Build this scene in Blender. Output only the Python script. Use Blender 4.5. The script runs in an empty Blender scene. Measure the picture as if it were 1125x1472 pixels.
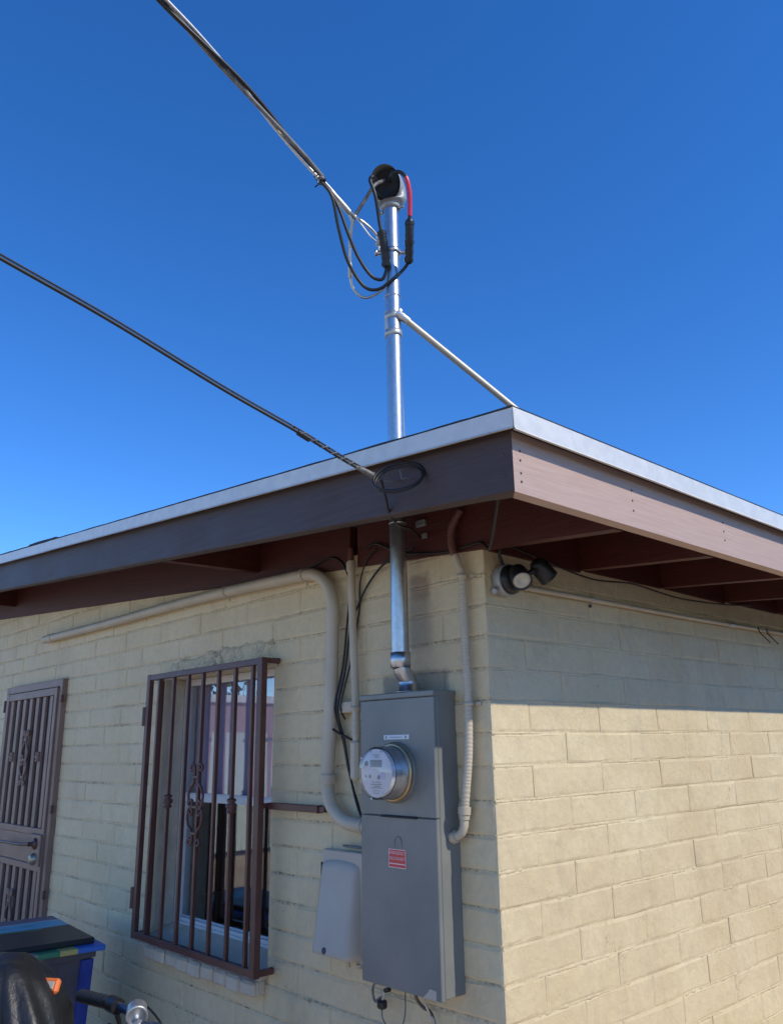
import bpy, math, random
from mathutils import Vector, Matrix, noise as mnoise
random.seed(7)
PI = math.pi
V = Vector
scene = bpy.context.scene
COL = scene.collection

# ------------------------------------------------------------------ camera
CAM_POS = V((1.7056, -1.9777, 1.6)); YAW, PITCH, ROLL = 0.825805, 0.281041, -0.017048
fw = V((-math.sin(YAW)*math.cos(PITCH), math.cos(YAW)*math.cos(PITCH), math.sin(PITCH)))
rt = fw.cross(V((0, 0, 1))).normalized(); up = rt.cross(fw)
r2 = rt*math.cos(ROLL)+up*math.sin(ROLL); u2 = -rt*math.sin(ROLL)+up*math.cos(ROLL)
cam = bpy.data.cameras.new('camera'); cam.sensor_fit = 'VERTICAL'; cam.sensor_height = 24.0
cam.lens = 24.0*1168.15/1472.0; cam.clip_start = 0.02; cam.clip_end = 2000
co = bpy.data.objects.new('camera', cam); COL.objects.link(co)
co.matrix_world = Matrix(((r2.x, u2.x, -fw.x, CAM_POS.x), (r2.y, u2.y, -fw.y, CAM_POS.y), (r2.z, u2.z, -fw.z, CAM_POS.z), (0, 0, 0, 1)))
scene.camera = co
# ------------------------------------------------------------------ sky, sun, exposure
SUN = V((0.738, 0.239, 0.631)).normalized()
world = bpy.data.worlds.new('World'); scene.world = world; world.use_nodes = True
wn = world.node_tree.nodes; wl = world.node_tree.links
sky = wn.new('ShaderNodeTexSky'); sky.sky_type = 'NISHITA'; sky.sun_disc = False
sky.sun_elevation = math.asin(SUN.z); sky.sun_rotation = math.atan2(SUN.x, SUN.y)
sky.altitude = 2500; sky.air_density = 1.0; sky.dust_density = 0.0; sky.ozone_density = 4.0
wn['Background'].inputs['Strength'].default_value = 0.14
hsv = wn.new('ShaderNodeHueSaturation'); hsv.inputs['Hue'].default_value = 0.508; hsv.inputs['Saturation'].default_value = 1.26; hsv.inputs['Value'].default_value = 1.0
wl.new(sky.outputs['Color'], hsv.inputs['Color']); wl.new(hsv.outputs['Color'], wn['Background'].inputs['Color'])
sl = bpy.data.lights.new('sun', 'SUN'); sl.energy = 2.0; sl.angle = math.radians(0.5); sl.color = (1.0, 0.93, 0.80)
so = bpy.data.objects.new('sun', sl); COL.objects.link(so); so.rotation_euler = SUN.to_track_quat('Z', 'Y').to_euler(); so.location = (8, 2, 9)
vs = scene.view_settings; vs.view_transform = 'Standard'; vs.look = 'None'; vs.exposure = 0.8; vs.gamma = 1.0; vs.use_curve_mapping = False

# ------------------------------------------------------------------ mesh helpers
class MB:
    def __init__(s): s.v = []; s.f = []; s.sm = []
    def add(s, vs_, fs, smooth=False):
        b = len(s.v); s.v += [tuple(q) for q in vs_]
        for f in fs: s.f.append([b+i for i in f]); s.sm.append(smooth)
    def box(s, x0, x1, y0, y1, z0, z1, M=None):
        P = [V((x, y, z)) for z in (z0, z1) for y in (y0, y1) for x in (x0, x1)]
        if M: P = [M @ q for q in P]
        s.add(P, [(0, 2, 3, 1), (4, 5, 7, 6), (0, 1, 5, 4), (2, 6, 7, 3), (0, 4, 6, 2), (1, 3, 7, 5)])
        return s
    def bbox(s, x0, x1, y0, y1, z0, z1, b=0.003, M=None):      # box with chamfered edges
        P = []; idx = {}
        X = (x0, x1); Y = (y0, y1); Z = (z0, z1)
        for i in (0, 1):
            for j in (0, 1):
                for k in (0, 1):
                    sx = b if i == 0 else -b; sy = b if j == 0 else -b; sz = b if k == 0 else -b
                    idx[i, j, k, 0] = len(P); P.append(V((X[i], Y[j]+sy, Z[k]+sz)))
                    idx[i, j, k, 1] = len(P); P.append(V((X[i]+sx, Y[j], Z[k]+sz)))
                    idx[i, j, k, 2] = len(P); P.append(V((X[i]+sx, Y[j]+sy, Z[k])))
        F = []
        for a in (0, 1):
            F.append([idx[a, 0, 0, 0], idx[a, 1, 0, 0], idx[a, 1, 1, 0], idx[a, 0, 1, 0]])
            F.append([idx[0, a, 0, 1], idx[1, a, 0, 1], idx[1, a, 1, 1], idx[0, a, 1, 1]])
            F.append([idx[0, 0, a, 2], idx[1, 0, a, 2], idx[1, 1, a, 2], idx[0, 1, a, 2]])
        for a in (0, 1):
            for c in (0, 1):
                F.append([idx[a, c, 0, 0], idx[a, c, 1, 0], idx[a, c, 1, 1], idx[a, c, 0, 1]])
                F.append([idx[a, 0, c, 0], idx[a, 1, c, 0], idx[a, 1, c, 2], idx[a, 0, c, 2]])
                F.append([idx[0, a, c, 1], idx[1, a, c, 1], idx[1, a, c, 2], idx[0, a, c, 2]])
        for key in [(i, j, k) for i in (0, 1) for j in (0, 1) for k in (0, 1)]:
            F.append([idx[key+(0,)], idx[key+(1,)], idx[key+(2,)]])
        if M: P = [M @ q for q in P]
        s.add(P, F); return s
    def tube(s, pts, r, seg=10, cap=True, smooth=True, up0=None):
        pts = [V(q) for q in pts]; n = len(pts)
        rad = r if isinstance(r, (list, tuple)) else [r]*n
        T = []
        for i in range(n):
            a = pts[max(i-1, 0)]; c = pts[min(i+1, n-1)]; d = (c-a)
            T.append(d.normalized() if d.length > 1e-9 else V((0, 0, 1)))
        u = up0 or (V((0, 0, 1)) if abs(T[0].z) < .9 else V((1, 0, 0)))
        u = (u-T[0]*u.dot(T[0])).normalized(); P = []
        for i in range(n):
            u = (u-T[i]*u.dot(T[i])).normalized(); w = T[i].cross(u)
            for k in range(seg):
                a = 2*PI*k/seg; P.append(pts[i]+(u*math.cos(a)+w*math.sin(a))*rad[i])
        F = []
        for i in range(n-1):
            for k in range(seg):
                k2 = (k+1) % seg; F.append((i*seg+k, i*seg+k2, (i+1)*seg+k2, (i+1)*seg+k))
        s.add(P, F, smooth)
        if cap:
            s.add(P[:seg], [tuple(reversed(range(seg)))]); s.add(P[-seg:], [tuple(range(seg))])
        return s
    def lathe(s, prof, o, ax, seg=24, smooth=True):            # prof: [(radius, dist along ax)]
        o = V(o); ax = V(ax).normalized(); u = V((0, 0, 1)) if abs(ax.z) < .9 else V((1, 0, 0))
        u = (u-ax*u.dot(ax)).normalized(); w = ax.cross(u); P = []; F = []
        for r, d in prof:
            for k in range(seg):
                a = 2*PI*k/seg; P.append(o+ax*d+(u*math.cos(a)+w*math.sin(a))*r)
        for i in range(len(prof)-1):
            for k in range(seg):
                k2 = (k+1) % seg; F.append((i*seg+k, i*seg+k2, (i+1)*seg+k2, (i+1)*seg+k))
        s.add(P, F, smooth); return s
    def disc(s, o, ax, r, seg=24):
        o = V(o); ax = V(ax).normalized(); u = V((0, 0, 1)) if abs(ax.z) < .9 else V((1, 0, 0))
        u = (u-ax*u.dot(ax)).normalized(); w = ax.cross(u)
        s.add([o+(u*math.cos(2*PI*k/seg)+w*math.sin(2*PI*k/seg))*r for k in range(seg)], [tuple(range(seg))]); return s
    def prism(s, poly, axis, a, b):                              # poly in the two other axes
        def mk(p, t):
            return {'x': (t, p[0], p[1]), 'y': (p[0], t, p[1]), 'z': (p[0], p[1], t)}[axis]
        n = len(poly); s.add([mk(p, a) for p in poly]+[mk(p, b) for p in poly],
            [tuple(range(n)), tuple(range(2*n-1, n-1, -1))]+[(i, (i+1) % n, n+(i+1) % n, n+i) for i in range(n)]); return s
    def mesh(s, name):
        m = bpy.data.meshes.new(name); m.from_pydata(s.v, [], s.f); m.polygons.foreach_set('use_smooth', s.sm)
        import bmesh
        bm = bmesh.new(); bm.from_mesh(m); bmesh.ops.recalc_face_normals(bm, faces=bm.faces); bm.to_mesh(m); bm.free()
        m.update(); return m

def link(name, mesh, mat=None, parent=None):
    o = bpy.data.objects.new(name, mesh); COL.objects.link(o)
    if mat is not None and mesh is not None and not mesh.materials: mesh.materials.append(mat)
    if parent is not None: o.parent = parent
    return o
def part(name, mb, mat, parent=None, label=None):
    o = link(name, mb.mesh(name), mat, parent)
    if label: o['label'] = label
    return o
def tag(o, label, cat, group=None):
    o['label'] = label; o['category'] = cat
    if group: o['group'] = group
    return o
def thing(name, label, cat, group=None):
    return tag(link(name, None), label, cat, group)

def spline(pts, n=8):                                            # Catmull-Rom through pts
    pts = [V(q) for q in pts]; out = []
    for i in range(len(pts)-1):
        p0 = pts[max(i-1, 0)]; p1 = pts[i]; p2 = pts[i+1]; p3 = pts[min(i+2, len(pts)-1)]
        for k in range(n):
            t = k/n
            out.append(0.5*((2*p1)+(p2-p0)*t+(2*p0-5*p1+4*p2-p3)*t*t+(3*p1-p0-3*p2+p3)*t**3))
    out.append(pts[-1]); return out

# ------------------------------------------------------------------ materials
def new_mat(name):
    m = bpy.data.materials.new(name); m.use_nodes = True
    return m, m.node_tree.nodes, m.node_tree.links, m.node_tree.nodes['Principled BSDF']
def N(nt, t, **kw):
    n = nt.nodes.new(t)
    for k, v_ in kw.items():
        if k in n.inputs: n.inputs[k].default_value = v_
        else: setattr(n, k, v_)
    return n
def noise_tex(nt, scale, detail=4, rough=.55, vec=None, stretch=None):
    t = N(nt, 'ShaderNodeTexNoise'); t.inputs['Scale'].default_value = scale; t.inputs['Detail'].default_value = detail; t.inputs['Roughness'].default_value = rough
    g = vec or N(nt, 'ShaderNodeNewGeometry').outputs['Position']
    if stretch:
        mp = N(nt, 'ShaderNodeMapping'); mp.inputs['Scale'].default_value = stretch; nt.links.new(g, mp.inputs['Vector']); g = mp.outputs['Vector']
    nt.links.new(g, t.inputs['Vector']); return t.outputs['Fac']
def ramp(nt, fac, a, b, ca=(0, 0, 0, 1), cb=(1, 1, 1, 1)):
    r = N(nt, 'ShaderNodeMapRange'); r.inputs['From Min'].default_value = a; r.inputs['From Max'].default_value = b
    nt.links.new(fac, r.inputs['Value']); return r.outputs['Result']
def mixc(nt, fac, A, B, mode='MIX'):
    m = N(nt, 'ShaderNodeMix', data_type='RGBA', blend_type=mode)
    for sock, val in ((m.inputs[0], fac), (m.inputs[6], A), (m.inputs[7], B)):
        if hasattr(val, 'links'): nt.links.new(val, sock)
        elif sock.type == 'VALUE': sock.default_value = val
        else: sock.default_value = (*val[:3], 1)
    return m.outputs[2]
def math_(nt, op, a, b=None):
    m = N(nt, 'ShaderNodeMath', operation=op)
    for i, val in enumerate((a, b)):
        if val is None: continue
        if hasattr(val, 'links'): nt.links.new(val, m.inputs[i])
        else: m.inputs[i].default_value = val
    return m.outputs[0]
def pmat(name, col, col2=None, scale=6, rough=.5, metal=0., bump=0., bscale=60, stretch=None, contrast=(.35, .65), rvar=0., spec=None, coat=0.):
    m, ns, ls, b = new_mat(name); nt = m.node_tree
    if col2 is not None:
        f = ramp(nt, noise_tex(nt, scale, 5, .6, stretch=stretch), *contrast); ls.new(mixc(nt, f, col, col2), b.inputs['Base Color'])
    else: b.inputs['Base Color'].default_value = (*col, 1)
    b.inputs['Roughness'].default_value = rough; b.inputs['Metallic'].default_value = metal
    if spec is not None: b.inputs['Specular IOR Level'].default_value = spec
    if coat: b.inputs['Coat Weight'].default_value = coat; b.inputs['Coat Roughness'].default_value = .15
    if rvar:
        f = noise_tex(nt, scale*1.7, 4, .6); r = N(nt, 'ShaderNodeMapRange'); r.inputs['To Min'].default_value = max(rough-rvar, .03); r.inputs['To Max'].default_value = rough+rvar
        ls.new(f, r.inputs['Value']); ls.new(r.outputs['Result'], b.inputs['Roughness'])
    if bump:
        bp = N(nt, 'ShaderNodeBump'); bp.inputs['Strength'].default_value = bump; bp.inputs['Distance'].default_value = .01
        ls.new(noise_tex(nt, bscale, 5, .6, stretch=stretch), bp.inputs['Height']); ls.new(bp.outputs['Normal'], b.inputs['Normal'])
    return m

def block_paint(joint=0):
    m, ns, ls, b = new_mat('painted_joint' if joint else 'block_paint'); nt = m.node_tree
    pos = N(nt, 'ShaderNodeNewGeometry').outputs['Position']
    base = mixc(nt, ramp(nt, noise_tex(nt, 2.2, 4, .6, pos), .35, .68), (.665, .54, .315), (.745, .625, .39))
    oi = N(nt, 'ShaderNodeObjectInfo').outputs['Random']          # every block took the paint a little differently
    base = mixc(nt, math_(nt, 'MULTIPLY', oi, .20), base, (.57, .43, .25))
    fine = ramp(nt, noise_tex(nt, 26, 5, .7, pos), .42, .62)
    base = mixc(nt, math_(nt, 'MULTIPLY', fine, .22), base, (.49, .40, .29))
    # pin holes and dirt specks
    pits = ramp(nt, noise_tex(nt, 150, 3, .7, pos), .66, .74)
    base = mixc(nt, math_(nt, 'MULTIPLY', pits, .45), base, (.25, .21, .17))
    # patches of bare, dirty block left where older boxes used to hang (front wall only)
    sep = N(nt, 'ShaderNodeSeparateXYZ'); ls.new(pos, sep.inputs[0])
    wob = math_(nt, 'MULTIPLY', math_(nt, 'SUBTRACT', noise_tex(nt, 22, 4, .65, pos), .5), .05)
    sx = math_(nt, 'ADD', sep.outputs[0], wob); sz = math_(nt, 'ADD', sep.outputs[2], wob)
    def rect(x0, x1, z0, z1, s):
        a = None
        for sock, lo, hi in ((sx, x0, x1), (sz, z0, z1)):
            for e0, e1 in ((lo-s, lo+s), (hi+s, hi-s)):
                q = ramp(nt, sock, e0, e1); a = q if a is None else math_(nt, 'MULTIPLY', a, q)
        return math_(nt, 'MULTIPLY', a, ramp(nt, sep.outputs[1], .03, .02))
    base = mixc(nt, math_(nt, 'MULTIPLY', rect(-.50, -.18, 1.70, 1.845, .010), .62), base, (.16, .135, .12))
    base = mixc(nt, math_(nt, 'MULTIPLY', rect(-.36, -.25, 1.92, 2.10, .022), .55), base, (.20, .175, .15))
    base = mixc(nt, math_(nt, 'MULTIPLY', rect(-.35, -.25, 2.09, 2.18, .012), .62), base, (.22, .13, .09))
    base = mixc(nt, math_(nt, 'MULTIPLY', rect(-.60, -.10, 1.80, 2.25, .12), .16), base, (.34, .29, .23))
    # hairline cracks and scuffs with a dirty edge
    vor = N(nt, 'ShaderNodeTexVoronoi', feature='DISTANCE_TO_EDGE'); vor.inputs['Scale'].default_value = 7.0
    wv = N(nt, 'ShaderNodeVectorMath', operation='ADD'); ls.new(pos, wv.inputs[0])
    nz3 = N(nt, 'ShaderNodeTexNoise'); nz3.inputs['Scale'].default_value = 9; nz3.inputs['Detail'].default_value = 4; ls.new(pos, nz3.inputs['Vector'])
    sc3 = N(nt, 'ShaderNodeVectorMath', operation='SCALE'); sc3.inputs['Scale'].default_value = .22; ls.new(nz3.outputs['Color'], sc3.inputs[0]); ls.new(sc3.outputs[0], wv.inputs[1]); ls.new(wv.outputs[0], vor.inputs['Vector'])
    crack = math_(nt, 'MULTIPLY', ramp(nt, vor.outputs['Distance'], .010, .002), ramp(nt, noise_tex(nt, 3.1, 3, .6, pos), .56, .66))
    base = mixc(nt, math_(nt, 'MULTIPLY', crack, .55), base, (.20, .16, .11))
    dirt = ramp(nt, noise_tex(nt, 5.5, 6, .72, pos, stretch=(1, 1, .45)), .53, .74)
    base = mixc(nt, math_(nt, 'MULTIPLY', dirt, .36 if not joint else .5), base, (.36, .29, .20))
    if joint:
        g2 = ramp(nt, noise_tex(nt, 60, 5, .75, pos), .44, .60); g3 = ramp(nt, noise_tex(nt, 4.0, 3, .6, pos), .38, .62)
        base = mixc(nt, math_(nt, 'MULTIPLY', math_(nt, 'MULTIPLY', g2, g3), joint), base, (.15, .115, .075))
    ls.new(base, b.inputs['Base Color'])
    b.inputs['Roughness'].default_value = .62
    h = math_(nt, 'ADD', math_(nt, 'MULTIPLY', noise_tex(nt, 38, 6, .65, pos), .8), math_(nt, 'MULTIPLY', pits, -.6))
    h = math_(nt, 'ADD', h, math_(nt, 'MULTIPLY', noise_tex(nt, 9, 3, .5, pos), 1.6))
    bp = N(nt, 'ShaderNodeBump'); bp.inputs['Strength'].default_value = .6; bp.inputs['Distance'].default_value = .008
    ls.new(h, bp.inputs['Height']); ls.new(bp.outputs['Normal'], b.inputs['Normal'])
    return m
M = {}
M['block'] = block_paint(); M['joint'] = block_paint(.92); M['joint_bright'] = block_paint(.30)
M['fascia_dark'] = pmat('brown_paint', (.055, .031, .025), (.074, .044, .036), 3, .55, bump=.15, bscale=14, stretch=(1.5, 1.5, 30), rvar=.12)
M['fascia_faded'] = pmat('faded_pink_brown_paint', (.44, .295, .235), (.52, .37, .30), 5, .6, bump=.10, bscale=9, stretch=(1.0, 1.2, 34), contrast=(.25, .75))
M['rafter'] = pmat('red_brown_stain', (.088, .013, .006), (.058, .010, .006), 4, .6, bump=.2, bscale=10, stretch=(1.5, 1.5, 25))
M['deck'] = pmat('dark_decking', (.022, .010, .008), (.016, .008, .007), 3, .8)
M['roofing'] = pmat('black_roofing_felt', (.03, .03, .032), (.05, .05, .05), 20, .9, bump=.5, bscale=90)
M['galv'] = pmat('galvanised_sheet', (.66, .635, .57), (.72, .69, .62), 22, .45, 0.25, rvar=.12, bump=.12, bscale=14, contrast=(.42, .58))
M['zinc'] = pmat('galvanised_pipe', (.50, .51, .52), (.57, .58, .58), 55, .34, .97, rvar=.08, contrast=(.4, .6))
M['zinc_dull'] = pmat('dull_zinc', (.45, .45, .43), (.55, .55, .52), 40, .45, .8, rvar=.1)
M['brace'] = pmat('weathered_brace_tube', (.50, .44, .34), (.60, .53, .42), 18, .5, .35, rvar=.1)
M['cast'] = pmat('grey_cast_metal', (.33, .33, .32), (.42, .42, .40), 30, .5, .3, bump=.2, bscale=80)
M['conduit'] = pmat('painted_conduit', (.47, .40, .29), (.56, .48, .36), 5, .5, rvar=.12)
M['flex_red'] = pmat('red_brown_painted_conduit', (.12, .045, .03), (.16, .06, .045), 8, .5)
M['cable'] = pmat('black_cable_sheath', (.010, .010, .010), None, rough=.45)
M['cable_grey'] = pmat('weathered_cable', (.10, .095, .09), (.22, .21, .20), 30, .5)
M['alu'] = pmat('bare_aluminium_strand', (.50, .50, .49), (.62, .62, .60), 60, .38, .85)
M['red_tape'] = pmat('red_tape', (.62, .02, .045), None, rough=.35)
M['black_plastic'] = pmat('black_plastic', (.012, .012, .013), None, rough=.4)
M['panel'] = pmat('blue_grey_enamel', (.165, .172, .158), (.205, .208, .190), 4.5, .38, rvar=.16, coat=.15, bump=.03, bscale=7)
M['panel_edge'] = pmat('dark_gap', (.02, .022, .025), None, rough=.8)
M['nid'] = pmat('grey_plastic', (.46, .40, .325), (.50, .435, .35), 7, .5, rvar=.08)
M['white'] = pmat('white_print_plate', (.72, .73, .74), None, rough=.4)
M['ink'] = pmat('dark_ink', (.06, .06, .065), None, rough=.6)
M['ink_soft'] = pmat('grey_ink', (.28, .27, .27), None, rough=.6)
M['red_sign'] = pmat('red_label', (.62, .06, .05), None, rough=.45)
M['sign_white'] = pmat('label_white', (.80, .60, .57), None, rough=.5)
M['meter_face'] = pmat('meter_face_plate', (.62, .61, .61), (.66, .65, .65), 20, .5)
M['lcd'] = pmat('grey_display', (.22, .20, .16), None, rough=.25)
M['brass'] = pmat('brass_ring', (.42, .34, .20), (.55, .36, .20), 12, .35, .85)
M['grey_ring'] = pmat('grey_ring_paint', (.20, .20, .17), None, rough=.5, metal=.3)
M['iron'] = pmat('maroon_painted_iron', (.085, .030, .024), (.115, .046, .036), 9, .42, rvar=.1)
M['door'] = pmat('taupe_painted_steel', (.235, .148, .112), (.275, .178, .136), 6, .5, rvar=.1)
M['door_dark'] = pmat('dark_perforated_screen', (.075, .062, .06), (.10, .085, .08), 200, .7)
M['knob'] = pmat('satin_nickel', (.40, .36, .28), None, rough=.42, metal=.8)
M['window_frame'] = pmat('white_window_paint', (.66, .66, .64), (.72, .72, .70), 12, .45)
M['render'] = pmat('grey_sill_paint', (.52, .44, .33), (.60, .52, .40), 10, .65, bump=.5, bscale=45)
M['curtain'] = pmat('purple_curtain', (.44, .38, .56), (.54, .47, .64), 4, .8)
M['room'] = pmat('dim_room', (.07, .065, .06), None, rough=.9)
M['bin_blue'] = pmat('blue_plastic', (.012, .035, .25), (.022, .06, .31), 14, .45, rvar=.14, bump=.15, bscale=40)
M['bin_panel'] = pmat('slate_plastic', (.075, .068, .085), (.10, .09, .105), 8, .5)
M['tarp'] = pmat('black_plastic_sheet', (.007, .007, .008), (.014, .014, .015), 7, .46, rvar=.12, bump=.5, bscale=16)
M['orange'] = pmat('orange_plastic', (.75, .17, .03), None, rough=.4)
M['silver'] = pmat('brushed_aluminium', (.42, .41, .39), None, rough=.42, metal=.8)
M['grip'] = pmat('black_rubber', (.02, .02, .022), (.03, .03, .03), 60, .65, bump=.4, bscale=160)
M['bike_blue'] = pmat('dark_blue_bike_paint', (.012, .03, .07), None, rough=.3, coat=.4)
M['lens'] = pmat('white_lamp_lens', (.50, .47, .40), None, rough=.4)
M['dirt'] = pmat('desert_dirt', (.50, .365, .235), (.60, .455, .31), 1.3, .95, bump=.6, bscale=25)
M['slat'] = pmat('pale_green_slat', (.58, .66, .58), (.68, .75, .67), 3, .6)
M['pink'] = pmat('pink_stucco', (.42, .27, .25), (.48, .32, .29), 2, .85)
M['trim'] = pmat('white_trim', (.75, .75, .74), None, rough=.6)
M['bark'] = pmat('bark', (.10, .075, .055), (.16, .12, .09), 12, .9)
M['leaf'] = pmat('olive_leaf', (.06, .09, .035), (.11, .13, .05), 3, .6)

def glass_mat(name, tint, ior=1.52, boost=1.0, rough=0.0):
    m, ns, ls, b = new_mat(name); nt = m.node_tree; ns.remove(b)
    lw = N(nt, 'ShaderNodeLayerWeight'); lw.inputs['Blend'].default_value = .5
    f0 = ((ior-1)/(ior+1))**2; fres = math_(nt, 'ADD', math_(nt, 'MULTIPLY', math_(nt, 'POWER', lw.outputs['Facing'], 5.0), 1-f0), f0)
    tr = N(nt, 'ShaderNodeBsdfTransparent'); tr.inputs['Color'].default_value = (*tint, 1)
    gl = N(nt, 'ShaderNodeBsdfGlossy'); gl.inputs['Roughness'].default_value = rough
    f = math_(nt, 'MINIMUM', math_(nt, 'MULTIPLY', fres, boost), 1.0)
    mx = N(nt, 'ShaderNodeMixShader'); ls.new(f, mx.inputs[0]); ls.new(tr.outputs[0], mx.inputs[1]); ls.new(gl.outputs[0], mx.inputs[2])
    ls.new(mx.outputs[0], ns['Material Output'].inputs['Surface']); return m
M['glass'] = glass_mat('window_glass', (.90, .91, .92), 1.6, 2.6)
M['meter_glass'] = glass_mat('meter_cover', (.96, .96, .96), 1.5, 1.6, .02)

# ------------------------------------------------------------------ the ground
mb = MB(); mb.add([(-300, -300, 0), (300, -300, 0), (300, 300, 0), (-300, 300, 0)], [(0, 1, 2, 3)])
g = part('ground', mb, M['dirt']); g['kind'] = 'structure'
M['bounce_sand'] = pmat('pale_bounce_sand', (.68, .52, .36), (.76, .60, .43), 2.5, .9, bump=.3, bscale=60)
mb = MB(); mb.add([(-7.0, -9.0, .004), (3.6, -9.0, .004), (3.6, -.02, .004), (-7.0, -.02, .004)], [(0, 1, 2, 3)])  # unseen pale sheet added to bounce sunlight up onto the shaded front wall
g = part('bounce_yard', mb, M['bounce_sand']); g['kind'] = 'structure'

# ------------------------------------------------------------------ the house
house = thing('block_house', 'low cream-painted block house with brown eaves and flat metal-edged roof', 'house')
RS = .086                                   # slope of the roof edge: it climbs towards -x
fz = lambda x: 2.184+RS*(.537-x)            # underside of the front fascia
zr = lambda x: 2.216-.074*x                 # underside of the rafter lying on the front wall
WX0, WX1, WZ0, WZ1 = -2.14, -1.185, .79, 1.945      # window opening
DX0, DX1, DZ1 = -4.36, -3.43, 2.00                  # security door
LEFT_END, BACK_END = -7.6, 6.4
# backing (mortar plane) 4 mm behind the block faces
mb = MB()
def wbox(x0, x1, z0, z1): mb.box(x0, x1, .0042, .19, z0, z1)
def wtop(x0, x1, z0):
    mb.prism([(x0, z0), (x1, z0), (x1, zr(x1)+.05), (x0, zr(x0)+.05)], 'y', .0042, .19)
wtop(LEFT_END, WX0, 0); wbox(WX0, WX1, 0, WZ0-.03); wtop(WX0, WX1, WZ1); wtop(WX1, -.0042, 0)
wall_a = part('wall', mb, M['block'], house)
mb = MB(); mb.box(-.19, -.0042, .191, BACK_END, 0, 2.26); wall_b = part('wall', mb, M['block'], house)
mb = MB(); mb.prism([(LEFT_END, 0), (-.191, 0), (-.191, zr(-.19)+.05), (LEFT_END, zr(LEFT_END)+.05)], 'y', BACK_END-.19, BACK_END-.001); part('wall', mb, M['room'], house)
mb = MB(); mb.box(LEFT_END, LEFT_END+.19, .191, BACK_END-.191, 0, 2.70); part('wall', mb, M['room'], house)

CH = .1; Z0 = 1.636; JT = .0022
def block_mesh(L, H, seed, JT, dp):
    rnd = random.Random(seed); b = MB(); n = 4
    def ring(ins, y, j):
        P = []
        hl, hh = L/2-ins, H/2-ins
        for i in range(n): P.append((-hl+2*hl*i/n, -hh))
        P.append((hl, -hh)); 
        for i in range(n): P.append((hl-2*hl*i/n, hh))
        P.append((-hl, hh))
        return [V((x+rnd.uniform(-j, j), y+rnd.uniform(-j, j)*.35, z+rnd.uniform(-j, j))) for x, z in P]
    m = 2*n+2
    A = ring(JT, .012, .0006); B = ring(JT+.0003, dp, .0015); C = ring(JT+.0085, 0, .0036)
    b.add(A+B+C, [(i, (i+1) % m, m+(i+1) % m, m+i) for i in range(m)]+[(m+i, m+(i+1) % m, 2*m+(i+1) % m, 2*m+i) for i in range(m)]+[tuple(range(2*m, 3*m))])
    me = b.mesh('block'); me.materials.append(M['block']); return me
_bm = {}
def get_block(L, H, var, wall):
    k = (round(L, 3), round(H, 3), var, wall)
    if k not in _bm: _bm[k] = block_mesh(k[0], k[1], hash(k) & 0xffff, .0032 if wall == 0 else .0011, .0030 if wall == 0 else .0019)
    return _bm[k]
rest = {0: MB(), 1: MB()}
brnd = random.Random(5)
def put_block(wall, a0, a1, z0, z1, seen):
    """wall 0: front wall, a = x; wall 1: side wall, a = y"""
    L = a1-a0; H = z1-z0
    if L < .03: return
    var = brnd.randrange(5); off = brnd.uniform(-.0010, .0012); ty = brnd.uniform(-.006, .006); tx = brnd.uniform(-.009, .009)
    me = get_block(L, H, var, wall)
    if seen:
        o = link('block', me, None, wall_a if wall == 0 else wall_b)
        if wall == 0: o.location = ((a0+a1)/2, off, (z0+z1)/2); o.rotation_euler = (tx, ty*.5, ty*.4)
        else: o.location = (-off, (a0+a1)/2, (z0+z1)/2); o.rotation_euler = (tx, ty*.5, PI/2+ty*.4)
    else:
        c = V(((a0+a1)/2, 0, (z0+z1)/2)) if wall == 0 else V((0, (a0+a1)/2, (z0+z1)/2))
        Rm = Matrix.Rotation(0 if wall == 0 else PI/2, 3, 'Z')
        rest[wall].add([Rm @ v_.co+c for v_ in me.vertices], [tuple(p.vertices) for p in me.polygons])
k0 = -16
for k in range(k0, 10):
    z0 = Z0+CH*k; z1 = z0+CH; zc = (z0+z1)/2
    even = (k % 2 == 0)
    # ---- side wall
    if z0 < 2.21:
        ph = .19 if even else .38
        edges = [0.0, ph]
        while edges[-1] < BACK_END: edges.append(edges[-1]+.39+brnd.uniform(-.006, .006))
        for a0, a1 in zip(edges[:-1], edges[1:]):
            put_block(1, a0, a1, z0, min(z1, 2.275), a0 < 2.35 and z1 > .5)
    # ---- front wall
    ph = -.39 if even else -.195
    edges = [0.0, ph]
    while edges[-1] > LEFT_END: edges.append(edges[-1]-.403+brnd.uniform(-.007, .007))
    for a1, a0 in zip(edges[:-1], edges[1:]):
        if z0 > zr((a0+a1)/2)-.005: continue
        spans = [(a0, a1)]
        def cut(c0, c1):
            global spans
            r = []
            for s0, s1 in spans:
                if s1 <= c0 or s0 >= c1: r.append((s0, s1)); continue
                if s0 < c0: r.append((s0, c0))
                if s1 > c1: r.append((c1, s1))
            spans = r
        if z1 > WZ0+.02 and z0 < WZ1-.02: cut(WX0, WX1)
        if .70 < z0+.001 < .80: cut(WX0+.02, WX1)
        if abs(z0-1.936) < .02: cut(-2.07, -1.175)
        if z0 < DZ1-.1: cut(DX0+.03, DX1-.03)
        for s0, s1 in spans: put_block(0, s0, s1, z0, min(z1, zr((s0+s1)/2)+.06), s0 > -4.75 and z1 > .55)
for w, wo in ((0, wall_a), (1, wall_b)):
    o = part('outlying_blocks', rest[w], M['block'], wo); o['kind'] = 'stuff'

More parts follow.
